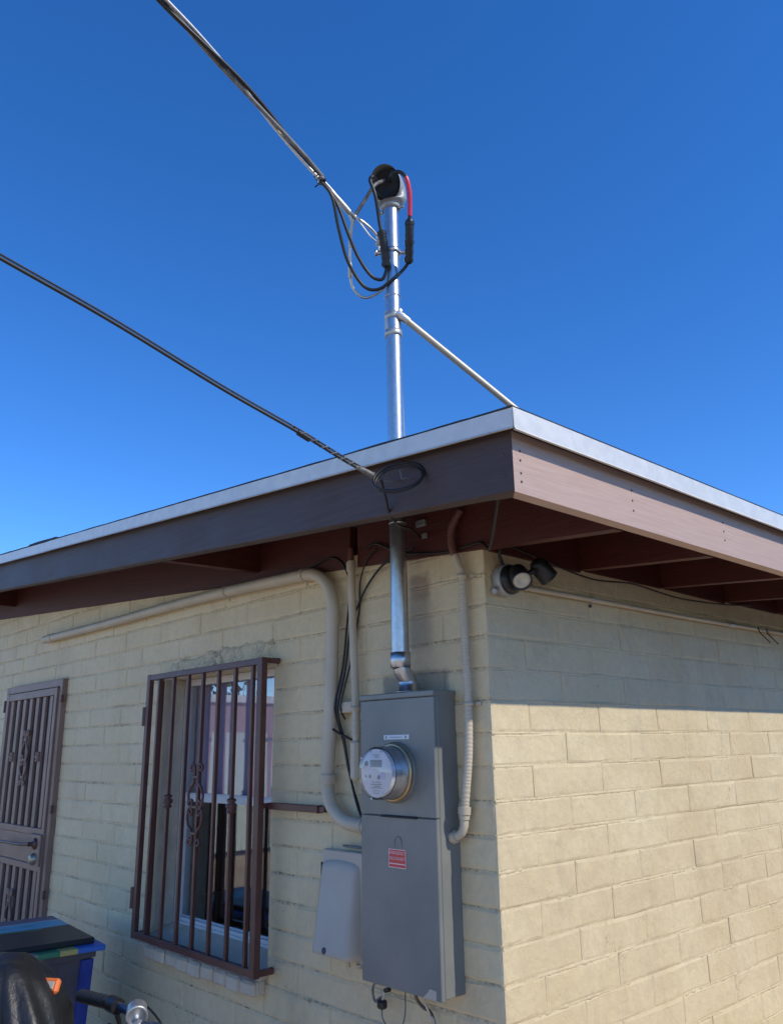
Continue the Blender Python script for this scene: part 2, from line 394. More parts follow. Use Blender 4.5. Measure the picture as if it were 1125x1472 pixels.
# ragged mortar squeezed out of the bed joints and head joints, painted over
def mortar(wall, end):
    b = MB(); st = .011
    for k in range(k0, 10):
        z = Z0+CH*k
        if z > (2.23 if wall == 1 else 2.6) or z < .3: continue
        P = []; F = []; n = int(end/st); skip = set()
        for j in range(n):
            a = -j*st if wall == 0 else j*st
            s1 = mnoise.noise(V((a*9, z*31, wall*7.3))); s2 = mnoise.noise(V((a*55, z*17+5, wall*3.1))); s3 = mnoise.noise(V((a*2.1, z*13+9, wall*5.7)))
            dep = .0034-.0034*max(0, min(1, s3*1.6+.45))-.0062*max(0, s2)*(.35+max(0, s1+s3+.25))
            if wall == 0 and (zr(a) < z-.012 or (WX0-.01 < a < WX1+.01 and WZ0-.02 < z < WZ1+.005) or (DX0 < a < DX1 and z < DZ1)): skip.add(j)
            lo = .0095+.005*s2+.006*max(0, s3); hi = .0085+.003*s1
            for zz, yy in ((z+hi, .0085), (z+.001+.003*s1, dep), (z-.004-.003*max(0, s2), dep+.0006), (z-lo, .0085)):
                P.append((a, yy, zz) if wall == 0 else (-yy, a, zz))
            if j and not (j in skip or j-1 in skip):
                q = 4*j
                F += [(q-4+t, q-3+t, q+1+t, q+t) for t in range(3)]
        b.add(P, F, True)
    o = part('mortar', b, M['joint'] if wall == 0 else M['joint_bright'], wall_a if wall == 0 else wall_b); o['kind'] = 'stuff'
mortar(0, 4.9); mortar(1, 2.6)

# rough cast lintel over the window
mb = MB(); nx, nz = 60, 8; P = []
for i in range(nx+1):
    for j in range(nz+1):
        x = -2.075+.905*i/nx; t = j/nz
        top = 2.035+.018*mnoise.noise(V((x*7, 0, 3)))+(.022 if -1.75 < x < -1.2 else -.005)
        z = WZ1-.002+(top-WZ1)*t
        e = min(1, min(t, 1-t)*5, min(i, nx-i)/3)
        y = .006-.017*e+.012*mnoise.noise(V((x*18, z*26, 1)))+.007*mnoise.noise(V((x*60, z*70, 5)))
        P.append((x, y, z))
mb.add(P, [(i*(nz+1)+j, (i+1)*(nz+1)+j, (i+1)*(nz+1)+j+1, i*(nz+1)+j+1) for i in range(nx) for j in range(nz)], True)
part('lintel', mb, M['joint'], house, 'lumpy painted concrete lintel over the barred window')

# ---- roof
roof = link('roof', None, None, house)
RX0, RX1, RY0, RY1 = -8.2, .50, -.46, 7.0
dz = lambda x: fz(x)+.142
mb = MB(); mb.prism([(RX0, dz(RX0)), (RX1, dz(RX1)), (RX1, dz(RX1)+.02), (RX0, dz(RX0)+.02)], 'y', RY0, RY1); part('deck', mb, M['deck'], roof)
tz = lambda x: 2.384+RS*(.575-x)            # top of the metal edge
mb = MB(); P = []; F = []; n = 260
for i in range(n+1):                        # ragged felt edge just over the metal along the front
    x = .570+(RX0-.570)*i/n; e = .003+.002*mnoise.noise(V((x*6, 0, 0)))+.001*mnoise.noise(V((x*31, 2, 0)))
    if -2.75 < x < -2.35: e += .008
    P += [(x, -.531, tz(x)-.001), (x, -.531, tz(x)+e), (x, RY1, tz(x)+e+.002)]
    if i: q = 3*i; F += [(q-3, q-2, q+1, q), (q-2, q-1, q+2, q+1)]
mb.add(P, F)
P = []; F = []
for i in range(121):
    y = -.53+(RY1+.53)*i/120; e = .003+.003*mnoise.noise(V((y*7, 0, 4)))
    P += [(.5705, y, tz(.57)-.001), (.5705, y, tz(.57)+e)]
    if i: q = 2*i; F.append((q-2, q-1, q+1, q))
mb.add(P, F); part('roofing_felt', mb, M['roofing'], roof)
# fascia boards
JX = -1.376
def fascia_front(x0, x1, dy=0):
    b = MB(); n = max(2, int((x1-x0)/.12)); P = []; F = []
    for i in range(n+1):
        x = x0+(x1-x0)*i/n; w = .0015*mnoise.noise(V((x*3, 8, 0)))
        for y, z in ((-.5+dy, fz(x)+.003+w), (-.497+dy, fz(x)+w), (-.461+dy, fz(x)+w), (-.461+dy, fz(x)+.16), (-.5+dy, fz(x)+.16)): P.append((min(x, .5005) if y > -.48 else x, y+w*.6, z))
        if i: F += [((i-1)*5+k, (i-1)*5+(k+1) % 5, i*5+(k+1) % 5, i*5+k) for k in range(5)]
    b.add(P, F); b.add(P[:5], [(0, 1, 2, 3, 4)]); b.add(P[-5:], [(0, 1, 2, 3, 4)]); return b
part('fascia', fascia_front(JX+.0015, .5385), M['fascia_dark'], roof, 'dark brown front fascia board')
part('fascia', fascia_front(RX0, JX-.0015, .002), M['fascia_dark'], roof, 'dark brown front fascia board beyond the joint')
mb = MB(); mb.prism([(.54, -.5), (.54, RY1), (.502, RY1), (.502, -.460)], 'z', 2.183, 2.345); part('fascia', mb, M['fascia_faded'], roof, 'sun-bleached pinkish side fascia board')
# nail heads
def nails(pts, ax):
    for q in pts: part('nail', MB().lathe([(.0, .0018), (.003, .0015), (.0034, 0)], q, ax, 8), M['ink'], roof)
nails([(.54, -.472, z) for z in (2.292, 2.268, 2.235, 2.213)]+[(.54, .03+.55*i, z) for i in range(3) for z in (2.292, 2.262, 2.232)], (1, 0, 0))
nails([(.512, -.5, 2.285), (.512, -.5, 2.228), (.505, -.5, 2.225), (-.9, -.5, fz(-.9)+.12), (-1.9, -.5, fz(-1.9)+.11), (-2.6, -.5, fz(-2.6)+.1)], (0, -1, 0))
# metal edge (drip cap)
mb = MB(); P = []; F = []
xs = [.575, -2.46]
def cap_front(x0, x1, dy):
    b = MB(); n = max(2, int((x0-x1)/.15)); P = []; F = []
    for i in range(n+1):
        x = x0+(x1-x0)*i/n; w = .0018*mnoise.noise(V((x*4, 3, 1))); t = tz(x)-.003
        for y, z in ((-.50, t), (-.532+dy, t), (-.533+dy+w, t-.048), (-.537+dy+w, t-.053), (-.531+dy, t-.0535), (-.529+dy, t-.006)): P.append((x, y, z))
        if i: F += [((i-1)*6+k, (i-1)*6+k+1, i*6+k+1, i*6+k) for k in range(5)]
    b.add(P, F); return b
part('metal_edge', cap_front(.5735, -2.46, 0), M['galv'], roof, 'galvanised drip edge along the front eave')
part('metal_edge', cap_front(-2.44, RX0, .0025), M['galv'], roof, 'galvanised drip edge beyond the lap joint')
b = MB(); P = []; F = []; t = tz(.575)-.003
for i in range(61):
    y = -.533+(RY1+.533)*i/60; w = .0018*mnoise.noise(V((y*4, 7, 1)))
    for x, z in ((.53, t+.0005), (.575, t+.0005), (.576+w, t-.052), (.580+w, t-.058), (.573, t-.0585), (.572, t-.006)): P.append((x, y, z))
    if i: F += [((i-1)*6+k, (i-1)*6+k+1, i*6+k+1, i*6+k) for k in range(5)]
b.add(P, F); part('metal_edge', b, M['galv'], roof, 'sunlit galvanised drip edge along the side eave')
mb = MB(); mb.box(.541, .548, -.5, RY1, 2.338, 2.372); part('batten', mb, M['deck'], roof)
# rafters: the first lies on the front wall, the others cross the side wall
def sloped(b, x0, x1, y0, y1, zb, zt):
    b.prism([(x0, zb(x0)), (x1, zb(x1)), (x1, zt(x1)), (x0, zt(x0))], 'y', y0, y1)
for i, y in enumerate([-.014, .53, 1.10, 1.66, 2.22, 2.78, 3.34]):
    b = MB()
    if i == 0:
        sloped(b, -.62, .4995, y, y+.042, zr, lambda x: dz(x)-.001)
        sloped(b, LEFT_END, -.665, y, y+.042, zr, lambda x: dz(x)-.001)
    else: sloped(b, -.4, .4995, y, y+.040, zr, lambda x: dz(x)-.001)
    part('rafter', b, M['rafter'], roof)
for i, (y0, y1) in enumerate([(.029, .529), (.571, 1.099), (1.141, 1.659), (1.701, 2.219), (2.261, 2.779), (2.821, 3.339)]):
    b = MB(); b.prism([(y0, 2.214), (y1, 2.206+.006*(i % 2)), (y1, dz(0)-.001), (y0, dz(0)-.001)], 'x', -.03, .012); part('blocking', b, M['rafter'], roof)
for x in (-1.29, -4.47, -6.9):
    b = MB(); b.prism([(-.4605, fz(x)+.002), (-.0145, fz(x)+.012), (-.0145, dz(x)-.003), (-.4605, dz(x)-.003)], 'x', x-.04, x); part('lookout', b, M['rafter'], roof)

# ---- window
win = link('window', None, None, house)
mb = MB(); F_ = mb.bbox
for a in ((WX0+.002, WX0+.032, .112, .165, .83, WZ1-.002), (WX1-.032, WX1-.002, .112, .165, .83, WZ1-.002), (WX0+.032, WX1-.032, .112, .165, WZ1-.034, WZ1-.002)): F_(*a, b=.002)
mb.bbox(WX0+.002, WX1-.002, .108, .165, .812, .832, .002); mb.bbox(WX0+.032, WX1-.032, .118, .128, .832, .846, .001); mb.bbox(WX0+.032, WX1-.032, .138, .148, .832, .852, .001)
part('frame', mb, M['window_frame'], win)
mb = MB(); mb.bbox(WX0+.033, WX1-.033, .116, .142, 1.361, 1.394, .002); mb.bbox(WX0+.033, WX1-.033, .121, .135, 1.394, 1.400, .001); part('meeting_rail', mb, M['window_frame'], win)
mb = MB(); mb.box(WX0+.034, WX1-.034, .126, .129, 1.400, WZ1-.035); part('pane', mb, M['glass'], win, 'upper window pane reflecting sky and fence')
mb = MB(); mb.box(WX0+.034, WX1-.034, .1425, .1455, .853, 1.360); part('pane', mb, M['glass'], win, 'dark lower window pane')
mb = MB(); P = []; F = []
for i in range(121):
    x = WX0+.02+(WX1-WX0-.04)*i/120; y = .178+.014*math.sin(x*58+1.3*math.sin(x*9))
    P += [(x, y, WZ1+.03), (x, y+.006*math.sin(x*21), 1.372)]
    if i: q = 2*i; F.append((q-2, q-1, q+1, q))
mb.add(P, F, True); part('curtain', mb, M['curtain'], win, 'purple curtain behind the upper pane')
mb = MB(); mb.prism([(-.03, .752), (.107, .775), (.107, .822), (.06, .806), (-.03, .776)], 'x', WX0+.002, WX1-.002); part('sill', mb, M['render'], win)
for i in range(9):
    x0 = -2.105+.1015*i; r = random.Random(i); b = MB(); e = r.uniform(-.004, .004)
    b.bbox(x0, x0+.093, -.052+e, .006, .694+r.uniform(-.004, .003), .7525+r.uniform(-.003, .002), .010); 
    part('sill_brick', b, M['render'], win)
mb = MB(); mb.bbox(-2.10, -1.195, -.035, .004, .700, .7515, .004); part('sill_mortar', mb, M['render'], win)
mb = MB()
for i in range(41):
    pass
# plaster on the left reveal
P = []; F = []
for i in range(13):
    for j in range(60):
        y = .004+.105*i/12; z = WZ0+.02+(WZ1-WZ0-.022)*j/59
        P.append((WX0+.004+.006*mnoise.noise(V((y*30, z*14, 0)))+.003*mnoise.noise(V((y*80, z*60, 2)))-(.006 if i == 0 else 0), y+(.006*mnoise.noise(V((z*20, 1, 1))) if i == 0 else 0), z))
mb.add(P, [(i*60+j, (i+1)*60+j, (i+1)*60+j+1, i*60+j+1) for i in range(12) for j in range(59)], True); part('plaster_reveal', mb, M['render'], win)

# ---- security door
door = link('security_door', None, None, house)
FX0, FX1, FT = -4.40, -3.40, 2.036
mb = MB()
mb.bbox(FX0, FX0+.045, -.032, .006, .02, FT, .002); mb.bbox(FX1-.045, FX1, -.032, .006, .02, FT, .002); mb.bbox(FX0+.045, FX1-.045, -.032, .006, FT-.045, FT, .002)
part('frame', mb, M['door'], door)
lx0, lx1 = FX0+.05, FX1-.05; lt = FT-.05
mb = MB()
for a in ((lx0, lx0+.04, .05, lt), (lx1-.04, lx1, .05, lt)): mb.bbox(a[0], a[1], -.044, -.006, a[2], a[3], .002)
for z0, z1 in ((lt-.045, lt), (1.128, 1.165), (.93, .965), (.05, .09)): mb.bbox(lx0+.04, lx1-.04, -.043, -.007, z0, z1, .002)
part('leaf_frame', mb, M['door'], door)
mb = MB(); mb.box(lx0+.04, lx1-.04, -.016, -.012, .09, 2.0-.06); part('screen', mb, M['door_dark'], door)
mb = MB(); mb.bbox(lx0+.041, lx1-.041, -.036, -.018, .966, 1.127, .002); part('lock_panel', mb, M['door'], door)
pk = []
for i in range(7):
    x = lx0+.10+(lx1-lx0-.20)*i/6
    for z0, z1 in ((1.166, lt-.046), (.091, .929)):
        b = MB(); b.bbox(x-.024, x+.024, -.036, -.018, z0, z1, .002); part('picket', b, M['door'], door)
def scroll_set(parent, mat, x, y, z0, z1, w, r):
    """a lyre of two mirrored scrolls between heights z0 and z1"""
    h = (z1-z0)/.34; zc = (z0+z1)/2; k = w/.050
    def curl(cx, cz, r0, a0, turns, d, n=18): return [(cx+r0*(1-.72*i/n)*math.cos(a0+d*turns*2*PI*i/n), cz+r0*(1-.72*i/n)*math.sin(a0+d*turns*2*PI*i/n)) for i in range(n+1)]
    for sgn in (-1, 1):
        upper = list(reversed(curl(.034, .150, .020, PI, 1.2, -1)))+[(.016, .118), (.019, .088), (.046, .066), (.060, .038), (.056, .014)]+curl(.036, .006, .020, 0.1, 1.1, -1)
        lower = list(reversed(curl(.036, -.034, .022, 0.0, 1.1, 1)))+[(.062, -.058), (.052, -.088), (.026, -.104), (.017, -.124)]+curl(.034, -.150, .018, PI, 1.1, 1)
        for pts_ in (upper, lower): part('scroll', MB().tube([(x+sgn*q[0]*k, y, zc+q[1]*h) for q in pts_], r, 8), mat, parent)
    for dz_ in (.112, -.012, -.118): part('scroll_clip', MB().bbox(x-.022*k, x+.022*k, y-r*1.1, y+.010, zc+dz_*h-.006, zc+dz_*h+.006, .002), mat, parent)
def collar(parent, mat, x, y, z, r):
    part('collar', MB().lathe([(r, -.030), (r*1.8, -.026), (r*1.8, -.018), (r*1.2, -.014), (r*2.1, -.006), (r*2.1, .006), (r*1.2, .014), (r*1.8, .018), (r*1.8, .026), (r, .030)], (x, y, z), (0, 0, 1), 10), mat, parent)
xm = (lx0+lx1)/2
scroll_set(door, M['door'], xm, -.046, 1.40, 1.74, .045, .006)
scroll_set(door, M['door'], xm, -.046, .42, .80, .045, .006)
for i in (1, 5): collar(door, M['door'], lx0+.10+(lx1-lx0-.20)*i/6, -.040, 1.575, .010)
mb = MB(); mb.bbox(lx1-.17, lx1-.005, -.058, -.044, .962, 1.135, .003); lk = part('lock_plate', mb, M['door'], door)
mb = MB(); mb.lathe([(.032, 0), (.032, .008), (.022, .014), (.012, .018), (.012, .04)], (lx1-.075, -.058, 1.083), (0, -1, 0), 20); mb.tube([(lx1-.075, -.094, 1.083), (lx1-.20, -.098, 1.075), (lx1-.33, -.098, 1.071), (lx1-.62, -.085, 1.066)], .0085, 10); part('handle', mb, M['iron'], door)
mb = MB(); mb.lathe([(.033, 0), (.033, .010), (.025, .016), (.025, .024), (.0, .024)], (lx1-.075, -.058, 1.000), (0, -1, 0), 22); part('deadbolt', mb, M['knob'], door)
for z in (1.915, 1.277, .815): part('hinge', MB().tube([(FX1+.004, -.030, z-.022), (FX1+.004, -.030, z+.022)], .010, 10), M['iron'], door)
part('hinge', MB().tube([(FX0-.004, -.034, 1.87), (FX0-.004, -.034, 1.95)], .010, 10), M['iron'], door)

# ------------------------------------------------------------------ window guard
guard = thing('window_guard', 'maroon wrought-iron window guard with vertical bars and scrollwork', 'window guard')
GX0, GX1, GZ0, GZ1, GY = -2.152, -1.132, .778, 1.962, -.080
mb = MB(); mb.bbox(GX0, GX0+.030, GY-.012, GY+.012, GZ0, GZ1, .002); part('stile', mb, M['iron'], guard)
mb = MB(); mb.bbox(GX1-.036, GX1, GY-.014, GY+.014, GZ0, GZ1, .002); part('stile', mb, M['iron'], guard)
mb = MB(); mb.bbox(GX0+.030, GX1-.036, GY-.011, GY+.011, GZ1-.028, GZ1-.001, .002); part('rail', mb, M['iron'], guard)
mb = MB(); mb.bbox(GX0+.030, GX1-.036, GY-.011, GY+.011, GZ0+.001, GZ0+.030, .002); part('rail', mb, M['iron'], guard)
mb = MB(); mb.bbox(GX0-.020, GX0-.004, -.022, -.001, GZ0, GZ1, .002); part('hinge_post', mb, M['iron'], guard)
mb = MB(); mb.bbox(GX0+.040, GX0+.056, -.040, -.024, GZ0+.001, GZ1-.03, .002); part('post', mb, M['iron'], guard)
for z in (GZ1-.022, GZ0+.004):
    mb = MB(); mb.bbox(GX1-.022, GX1-.002, GY+.014, -.003, z, z+.022, .002); mb.lathe([(.013, 0), (.013, .008), (.0, .009)], (GX1-.012, -.004, z+.011), (0, -1, 0), 10); part('bracket', mb, M['iron'], guard)
bars = [-2.036, -1.892, -1.752, -1.62, -1.486, -1.350, -1.215]
for i, x in enumerate(bars):
    mb = MB(); mb.bbox(x-.008, x+.008, GY-.008, GY+.008, GZ0+.030, GZ1-.028, .0015); part('bar', mb, M['iron'], guard)
    if i in (1, 5): collar(guard, M['iron'], x, GY, 1.377, .011)
scroll_set(guard, M['iron'], -1.62, GY-.013, 1.205, 1.545, .052, .0062)
for z in (GZ1-.024, GZ0+.006): part('bracket', MB().bbox(GX0-.016, GX0+.010, GY+.012, -.022, z, z+.016, .002), M['iron'], guard)
for z in (1.762, .945): part('hinge', MB().tube([(GX0-.010, GY-.008, z-.045), (GX0-.010, GY-.008, z+.045)], .012, 10), M['iron'], guard)
mb = MB(); mb.bbox(-1.135, -.815, -.050, -.026, 1.371, 1.396, .002); mb.bbox(-.815, -.778, -.046, -.006, 1.373, 1.394, .002); mb.box(-.817, -.812, -.0515, -.0245, 1.3695, 1.3975); mb.box(-1.165, -1.134, -.064, -.030, 1.374, 1.393); part('slide_bolt', mb, M['iron'], guard)

# ------------------------------------------------------------------ electrical panel
panel = thing('electrical_panel', 'tall blue-grey meter panel cabinet mounted beside the house corner', 'electrical panel')
PX0, PX1, PZ0, PZ1, PF = -.503, -.148, .889, 1.772, -.103
mb = MB(); mb.bbox(PX0+.002, PX1-.0015, -.086, -.001, PZ0+.004, PZ1-.004, .002); part('cabinet', mb, M['panel'], panel)
mb = MB(); mb.bbox(PX0, PX1, PF, -.0875, 1.387, PZ1-.020, .0025); part('meter_cover', mb, M['panel'], panel, 'upper cover with round meter opening')
mb = MB(); mb.bbox(PX0, PX1, PF, -.0875, PZ0, 1.3845, .0025); lowd = part('lower_door', mb, M['panel'], panel, 'lower door with red disconnect label')
mb = MB(); mb.bbox(PX0-.003, PX1+.002, PF-.004, -.001, PZ1-.019, PZ1, .003); part('rain_lip', mb, M['panel'], panel)
mb = MB(); mb.bbox(-.397, -.232, PF-.0075, PF+.001, 1.3815, 1.3875, .001); part('pull_slot', mb, M['panel_edge'], panel)
mb = MB(); mb.bbox(-.382, -.262, PF-.0022, PF+.001, 1.622, 1.637, .001); pl = part('name_plate', mb, M['white'], panel)
mb = MB(); 
for x in (-.370, -.276): mb.disc((x, PF-.0028, 1.6295), (0, -1, 0), .0045, 12)
mb.box(-.352, -.294, PF-.0027, PF-.0023, 1.6282, 1.6305); part('plate_print', mb, M['ink_soft'], pl)
mb = MB(); mb.box(-.366, -.286, PF-.0016, PF, 1.233, 1.288); st = part('warning_label', mb, M['red_sign'], lowd, 'red EMERGENCY DISCONNECT label')
mb = MB()
for a in ((-.366, -.286, 1.2858, 1.288), (-.366, -.286, 1.233, 1.2352), (-.366, -.3640, 1.2352, 1.2858), (-.288, -.286, 1.2352, 1.2858), (-.362, -.290, 1.2435, 1.2465)): mb.box(a[0], a[1], PF-.0022, PF-.0017, a[2], a[3])
part('label_border', mb, M['sign_white'], st)
def lettering(txt, size, x, y, z, mat, parent, rz=0):
    c = bpy.data.curves.new('lettering', 'FONT'); c.body = txt; c.size = size; c.align_x = 'CENTER'; c.align_y = 'CENTER'
    o = bpy.data.objects.new('tmp', c); COL.objects.link(o); dg = bpy.context.evaluated_depsgraph_get(); dg.update()
    me = bpy.data.meshes.new_from_object(o.evaluated_get(dg)); bpy.data.objects.remove(o)
    q = link('lettering', me, mat, parent); me.materials.clear(); me.materials.append(mat)
    q.location = (x, y, z); q.rotation_euler = (PI/2, 0, rz); return q
lettering('EMERGENCY', .0135, -.326, PF-.0022, 1.2765, M['sign_white'], st)
lettering('DISCONNECT', .0125, -.326, PF-.0022, 1.2600, M['sign_white'], st)
# embossed pull, faint, above the label
mb = MB(); mb.tube([(-.339, PF, 1.293), (-.339, PF-.001, 1.313), (-.333, PF-.001, 1.322), (-.322, PF-.001, 1.325), (-.311, PF-.001, 1.321), (-.306, PF-.001, 1.312), (-.306, PF, 1.293)], .0022, 6); part('embossed_mark', mb, M['panel'], lowd)
mb = MB(); mb.prism([(-.226, .8905), (-.170, .8905), (-.170, .9155), (-.196, .918), (-.206, .906)], 'y', PF-.0012, PF+.0005); part('torn_sticker', mb, M['nid'], lowd, 'torn pale sticker at the bottom corner of the door')
mb = MB(); mb.lathe([(.043, 0), (.043, .006), (.037, .008), (.037, .018), (.033, .020), (.033, .036)], (-.309, -.055, PZ1-.001), (0, 0, 1), 20); mb.lathe([(.045, .001), (.051, .001), (.051, .004), (.045, .004)], (-.309, -.055, PZ1), (0, 0, 1), 8); part('conduit_hub', mb, M['zinc'], panel)

# ------------------------------------------------------------------ electric meter
meter = thing('electric_meter', 'round glass-covered electric meter plugged into the panel', 'electric meter')
MC = V((-.325, 0, 1.520)); A = (0, -1, 0)
def mo(d): return (MC.x, PF-d, MC.z)
mb = MB(); mb.lathe([(.094, -.001), (.095, .006), (.090, .012), (.088, .016)], mo(0), A, 40); part('socket_rim', mb, M['panel'], meter)
mb = MB(); mb.lathe([(.0885, .010), (.092, .013), (.092, .021), (.0885, .024), (.084, .024)], mo(0), A, 40); part('sealing_ring', mb, M['brass'], meter)
mb = MB(); mb.lathe([(.083, .012), (.083, .022), (.0795, .026), (.078, .060), (.076, .070)], mo(0), A, 40); part('body', mb, M['zinc_dull'], meter)
mb = MB(); mb.lathe([(.0835, .022), (.082, .030), (.0805, .088), (.078, .0945), (.072, .098), (.0, .0985)], mo(0), A, 40); part('glass_cover', mb, M['meter_glass'], meter)
mb = MB(); mb.disc(mo(.086), A, .0735, 40); mb.lathe([(.0735, .070), (.0735, .086)], mo(0), A, 40); fc = part('dial_face', mb, M['meter_face'], meter)
fy = PF-.0865
def pr(mat, nm, *bx):
    b = MB()
    for (x0, x1, z0, z1) in bx: b.box(MC.x+x0, MC.x+x1, fy-.0006, fy, MC.z+z0, MC.z+z1)
    part(nm, b, mat, fc)
pr(M['lcd'], 'display', (-.030, .026, .018, .040))
pr(M['ink_soft'], 'print', (-.020, .016, .0545, .0565), (-.008, .010, .048, .051), (-.022, .022, -.028, -.0265), (-.028, .026, -.035, -.033), (-.014, .018, -.0405, -.0385), (-.026, .026, -.0455, -.0435), (-.018, .016, -.054, -.0525), (-.014, .014, -.0615, -.0595))
pr(M['white'], 'label_strip', (-.024, .024, .046, .0465), (-.024, .024, .0585, .059))
b = MB()
for x, z, r in ((-.047, .029, .009), (-.030, -.010, .006), (-.050, -.010, .004), (.012, -.012, .007), (-.024, .065, .0025), (.024, .065, .0025)): b.disc((MC.x+x, fy-.0007, MC.z+z), A, r, 14)
part('sensor_window', b, M['ink_soft'], fc)
b = MB(); b.box(MC.x+.022, MC.x+.040, fy-.0006, fy, MC.z-.018, MC.z+.002); part('coloured_label', b, pmat('pale_blue_print', (.40, .42, .62), (.62, .62, .66), 90, .5), fc)
for a in (2.5, .65, -1.75):
    part('rivet', MB().lathe([(.0035, 0), (.0035, .002), (0, .003)], (MC.x+.077*math.cos(a), PF-.096, MC.z+.077*math.sin(a)), A, 8), M['white'], meter)

# ------------------------------------------------------------------ grey utility box left of the panel
nid = thing('telephone_box', 'grey plastic utility box with rounded top beside the panel', 'utility box')
P = []; F = []; nx = 14
def nid_sec(t):     # t 0 bottom, 1 top
    z = .918+.318*t; d = .095-.055*t
    if t > .9: d *= 1-((t-.9)/.1)**2*.75
    return z, d
rows = [0, .02, .06, .3, .6, .85, .9, .94, .97, .99, 1.0]
for t in rows:
    z, d = nid_sec(t)
    for i in range(nx+1):
        u = i/nx; x = -.808+.226*u; e = min(u, 1-u)*nx/2
        dd = d*(1 if e >= 1 else math.sqrt(max(0, 1-(1-e)**2))*.9+.1)
        zz = z-(.022*(2*u-1)**2 if t > .85 else 0)*((t-.85)/.15)
        P.append((x, -dd*(.8 if t == 0 else 1), zz))
W_ = nx+1
for j in range(len(rows)-1):
    for i in range(nx): F.append((j*W_+i, j*W_+i+1, (j+1)*W_+i+1, (j+1)*W_+i))
mb = MB(); mb.add(P, F, True)
n0 = len(rows)
side = []
mb.add([P[j*W_] for j in range(n0)]+[(P[j*W_][0], -.001, P[j*W_][2]) for j in range(n0)], [(j, j+1, n0+j+1, n0+j) for j in range(n0-1)])
mb.add([P[j*W_+nx] for j in range(n0)]+[(P[j*W_+nx][0], -.001, P[j*W_+nx][2]) for j in range(n0)], [(j, j+1, n0+j+1, n0+j) for j in range(n0-1)])
mb.add([P[i] for i in range(W_)]+[(P[i][0], -.001, P[i][2]) for i in range(W_)], [(i, i+1, W_+i+1, W_+i) for i in range(nx)])
k_ = (n0-1)*W_; mb.add([P[k_+i] for i in range(W_)]+[(P[k_+i][0], -.001, P[k_+i][2]) for i in range(W_)], [(i, i+1, W_+i+1, W_+i) for i in range(nx)])
part('cover', mb, M['nid'], nid)
mb = MB(); mb.bbox(-.80, -.555, -.034, -.001, .905, 1.25, .004); part('back_plate', mb, M['nid'], nid)
mb = MB(); mb.lathe([(.012, -.01), (.012, .004), (.008, .006), (.0, .004)], (-.715, -.088, .937), (0, -1, 0), 16); part('lock_screw', mb, M['ink'], nid)
mb = MB(); mb.tube([(-.66, -.03, .906), (-.66, -.03, .888)], .008, 8); mb.tube([(-.60, -.03, .906), (-.60, -.03, .893)], .012, 8); part('grommet', mb, M['conduit'], nid)
mb = MB(); mb.tube([(-.70, -.018, 1.266), (-.60, -.018, 1.264), (-.50, -.016, 1.266)], .0045, 8); part('wire_stub', mb, M['cable_grey'], nid)
part('lid_seam', MB().box(-.8095, -.5805, -.0335, -.0305, .912, 1.205), M['panel_edge'], nid)

# ------------------------------------------------------------------ service mast
mast = thing('service_mast', 'shiny galvanised conduit mast rising through the roof to a weatherhead', 'service mast')
mx, my = -.314, -.085
mb = MB(); mb.tube([(mx, my, 1.86), (mx-.001, my, 2.4), (mx-.004, my, 3.0), (mx-.006, my, 3.67)], .0295, 24); pp = part('pipe', mb, M['zinc'], mast)
mb = MB(); mb.lathe([(.0305, 0), (.0345, .002), (.0345, .050), (.0305, .052)], (mx, my, 1.853), (0, 0, 1), 24); part('coupling', mb, M['zinc'], mast)
mb = MB(); mb.tube(spline([(-.309, -.055, 1.802), (-.309, -.057, 1.815), (-.312, -.078, 1.842), (mx, my, 1.858)], 6), .0285, 20); part('offset_bend', mb, M['zinc'], mast)
mb = MB(); mb.lathe([(.0300, 0), (.0335, .001), (.0335, .006), (.0300, .007)], (mx, my, 2.352), (0, 0, 1), 24); part('pipe_strap_band', mb, M['zinc'], mast)
part('strap_ear', MB().bbox(mx+.03, mx+.075, -.03, -.0145, 2.345, 2.368, .002), M['zinc_dull'], mast); part('strap_ear', MB().bbox(mx+.055, mx+.078, -.0245, -.0146, 2.300, 2.318, .002), M['zinc_dull'], mast)
mb = MB(); mb.lathe([(.0300, 0), (.0325, .001), (.0325, .004), (.030, .005)], (mx-.005, my, 3.255), (0, 0, 1), 24); part('band', mb, M['zinc'], mast)
mb = MB(); mb.box(mx-.020, mx-.004, my-.0312, my-.029, 3.09, 3.19); part('printed_label', mb, pmat('faded_blue_print', (.30, .36, .42), (.62, .66, .70), 120, .5), mast)
# weatherhead: gooseneck shell that opens down and outward
nh = V((.36, -.93, 0)).normalized(); nn = (nh*.82+V((0, 0, -.57))).normalized()
base = V((mx-.006, my, 3.66)); sideax = V((0, 0, 1)).cross(nh).normalized()
mb = MB(); P = []; F = []; nr = 16; sg = 28
for i in range(nr+1):
    t = i/nr; ang = t*math.radians(122)
    ax = V((0, 0, 1))*math.cos(ang)+nh*math.sin(ang)
    c = base+V((0, 0, 1))*(.006+.078*math.sin(min(1, t*1.15)*PI/2))+nh*(-.014*math.sin(t*PI)+.048*t*t)
    r = .034+.026*min(1, t/.16)**.6+.004*t; u = (nh*math.cos(ang)-V((0, 0, 1))*math.sin(ang)); w = sideax
    for k in range(sg):
        a = 2*PI*k/sg; P.append(c+u*math.cos(a)*r*(1.0+.10*t)+w*math.sin(a)*r)
    if i == nr: face_c, face_ax, face_r = c, ax, r
for i in range(nr):
    for k in range(sg): F.append((i*sg+k, i*sg+(k+1) % sg, (i+1)*sg+(k+1) % sg, (i+1)*sg+k))
mb.add(P, F, True); mb.lathe([(.0300, 0), (.0375, .002), (.0375, .020), (.036, .026)], base-V((0, 0, .012)), (0, 0, 1), 24)
wh = part('weatherhead', mb, M['cast'], mast, 'grey cast weatherhead with black face')
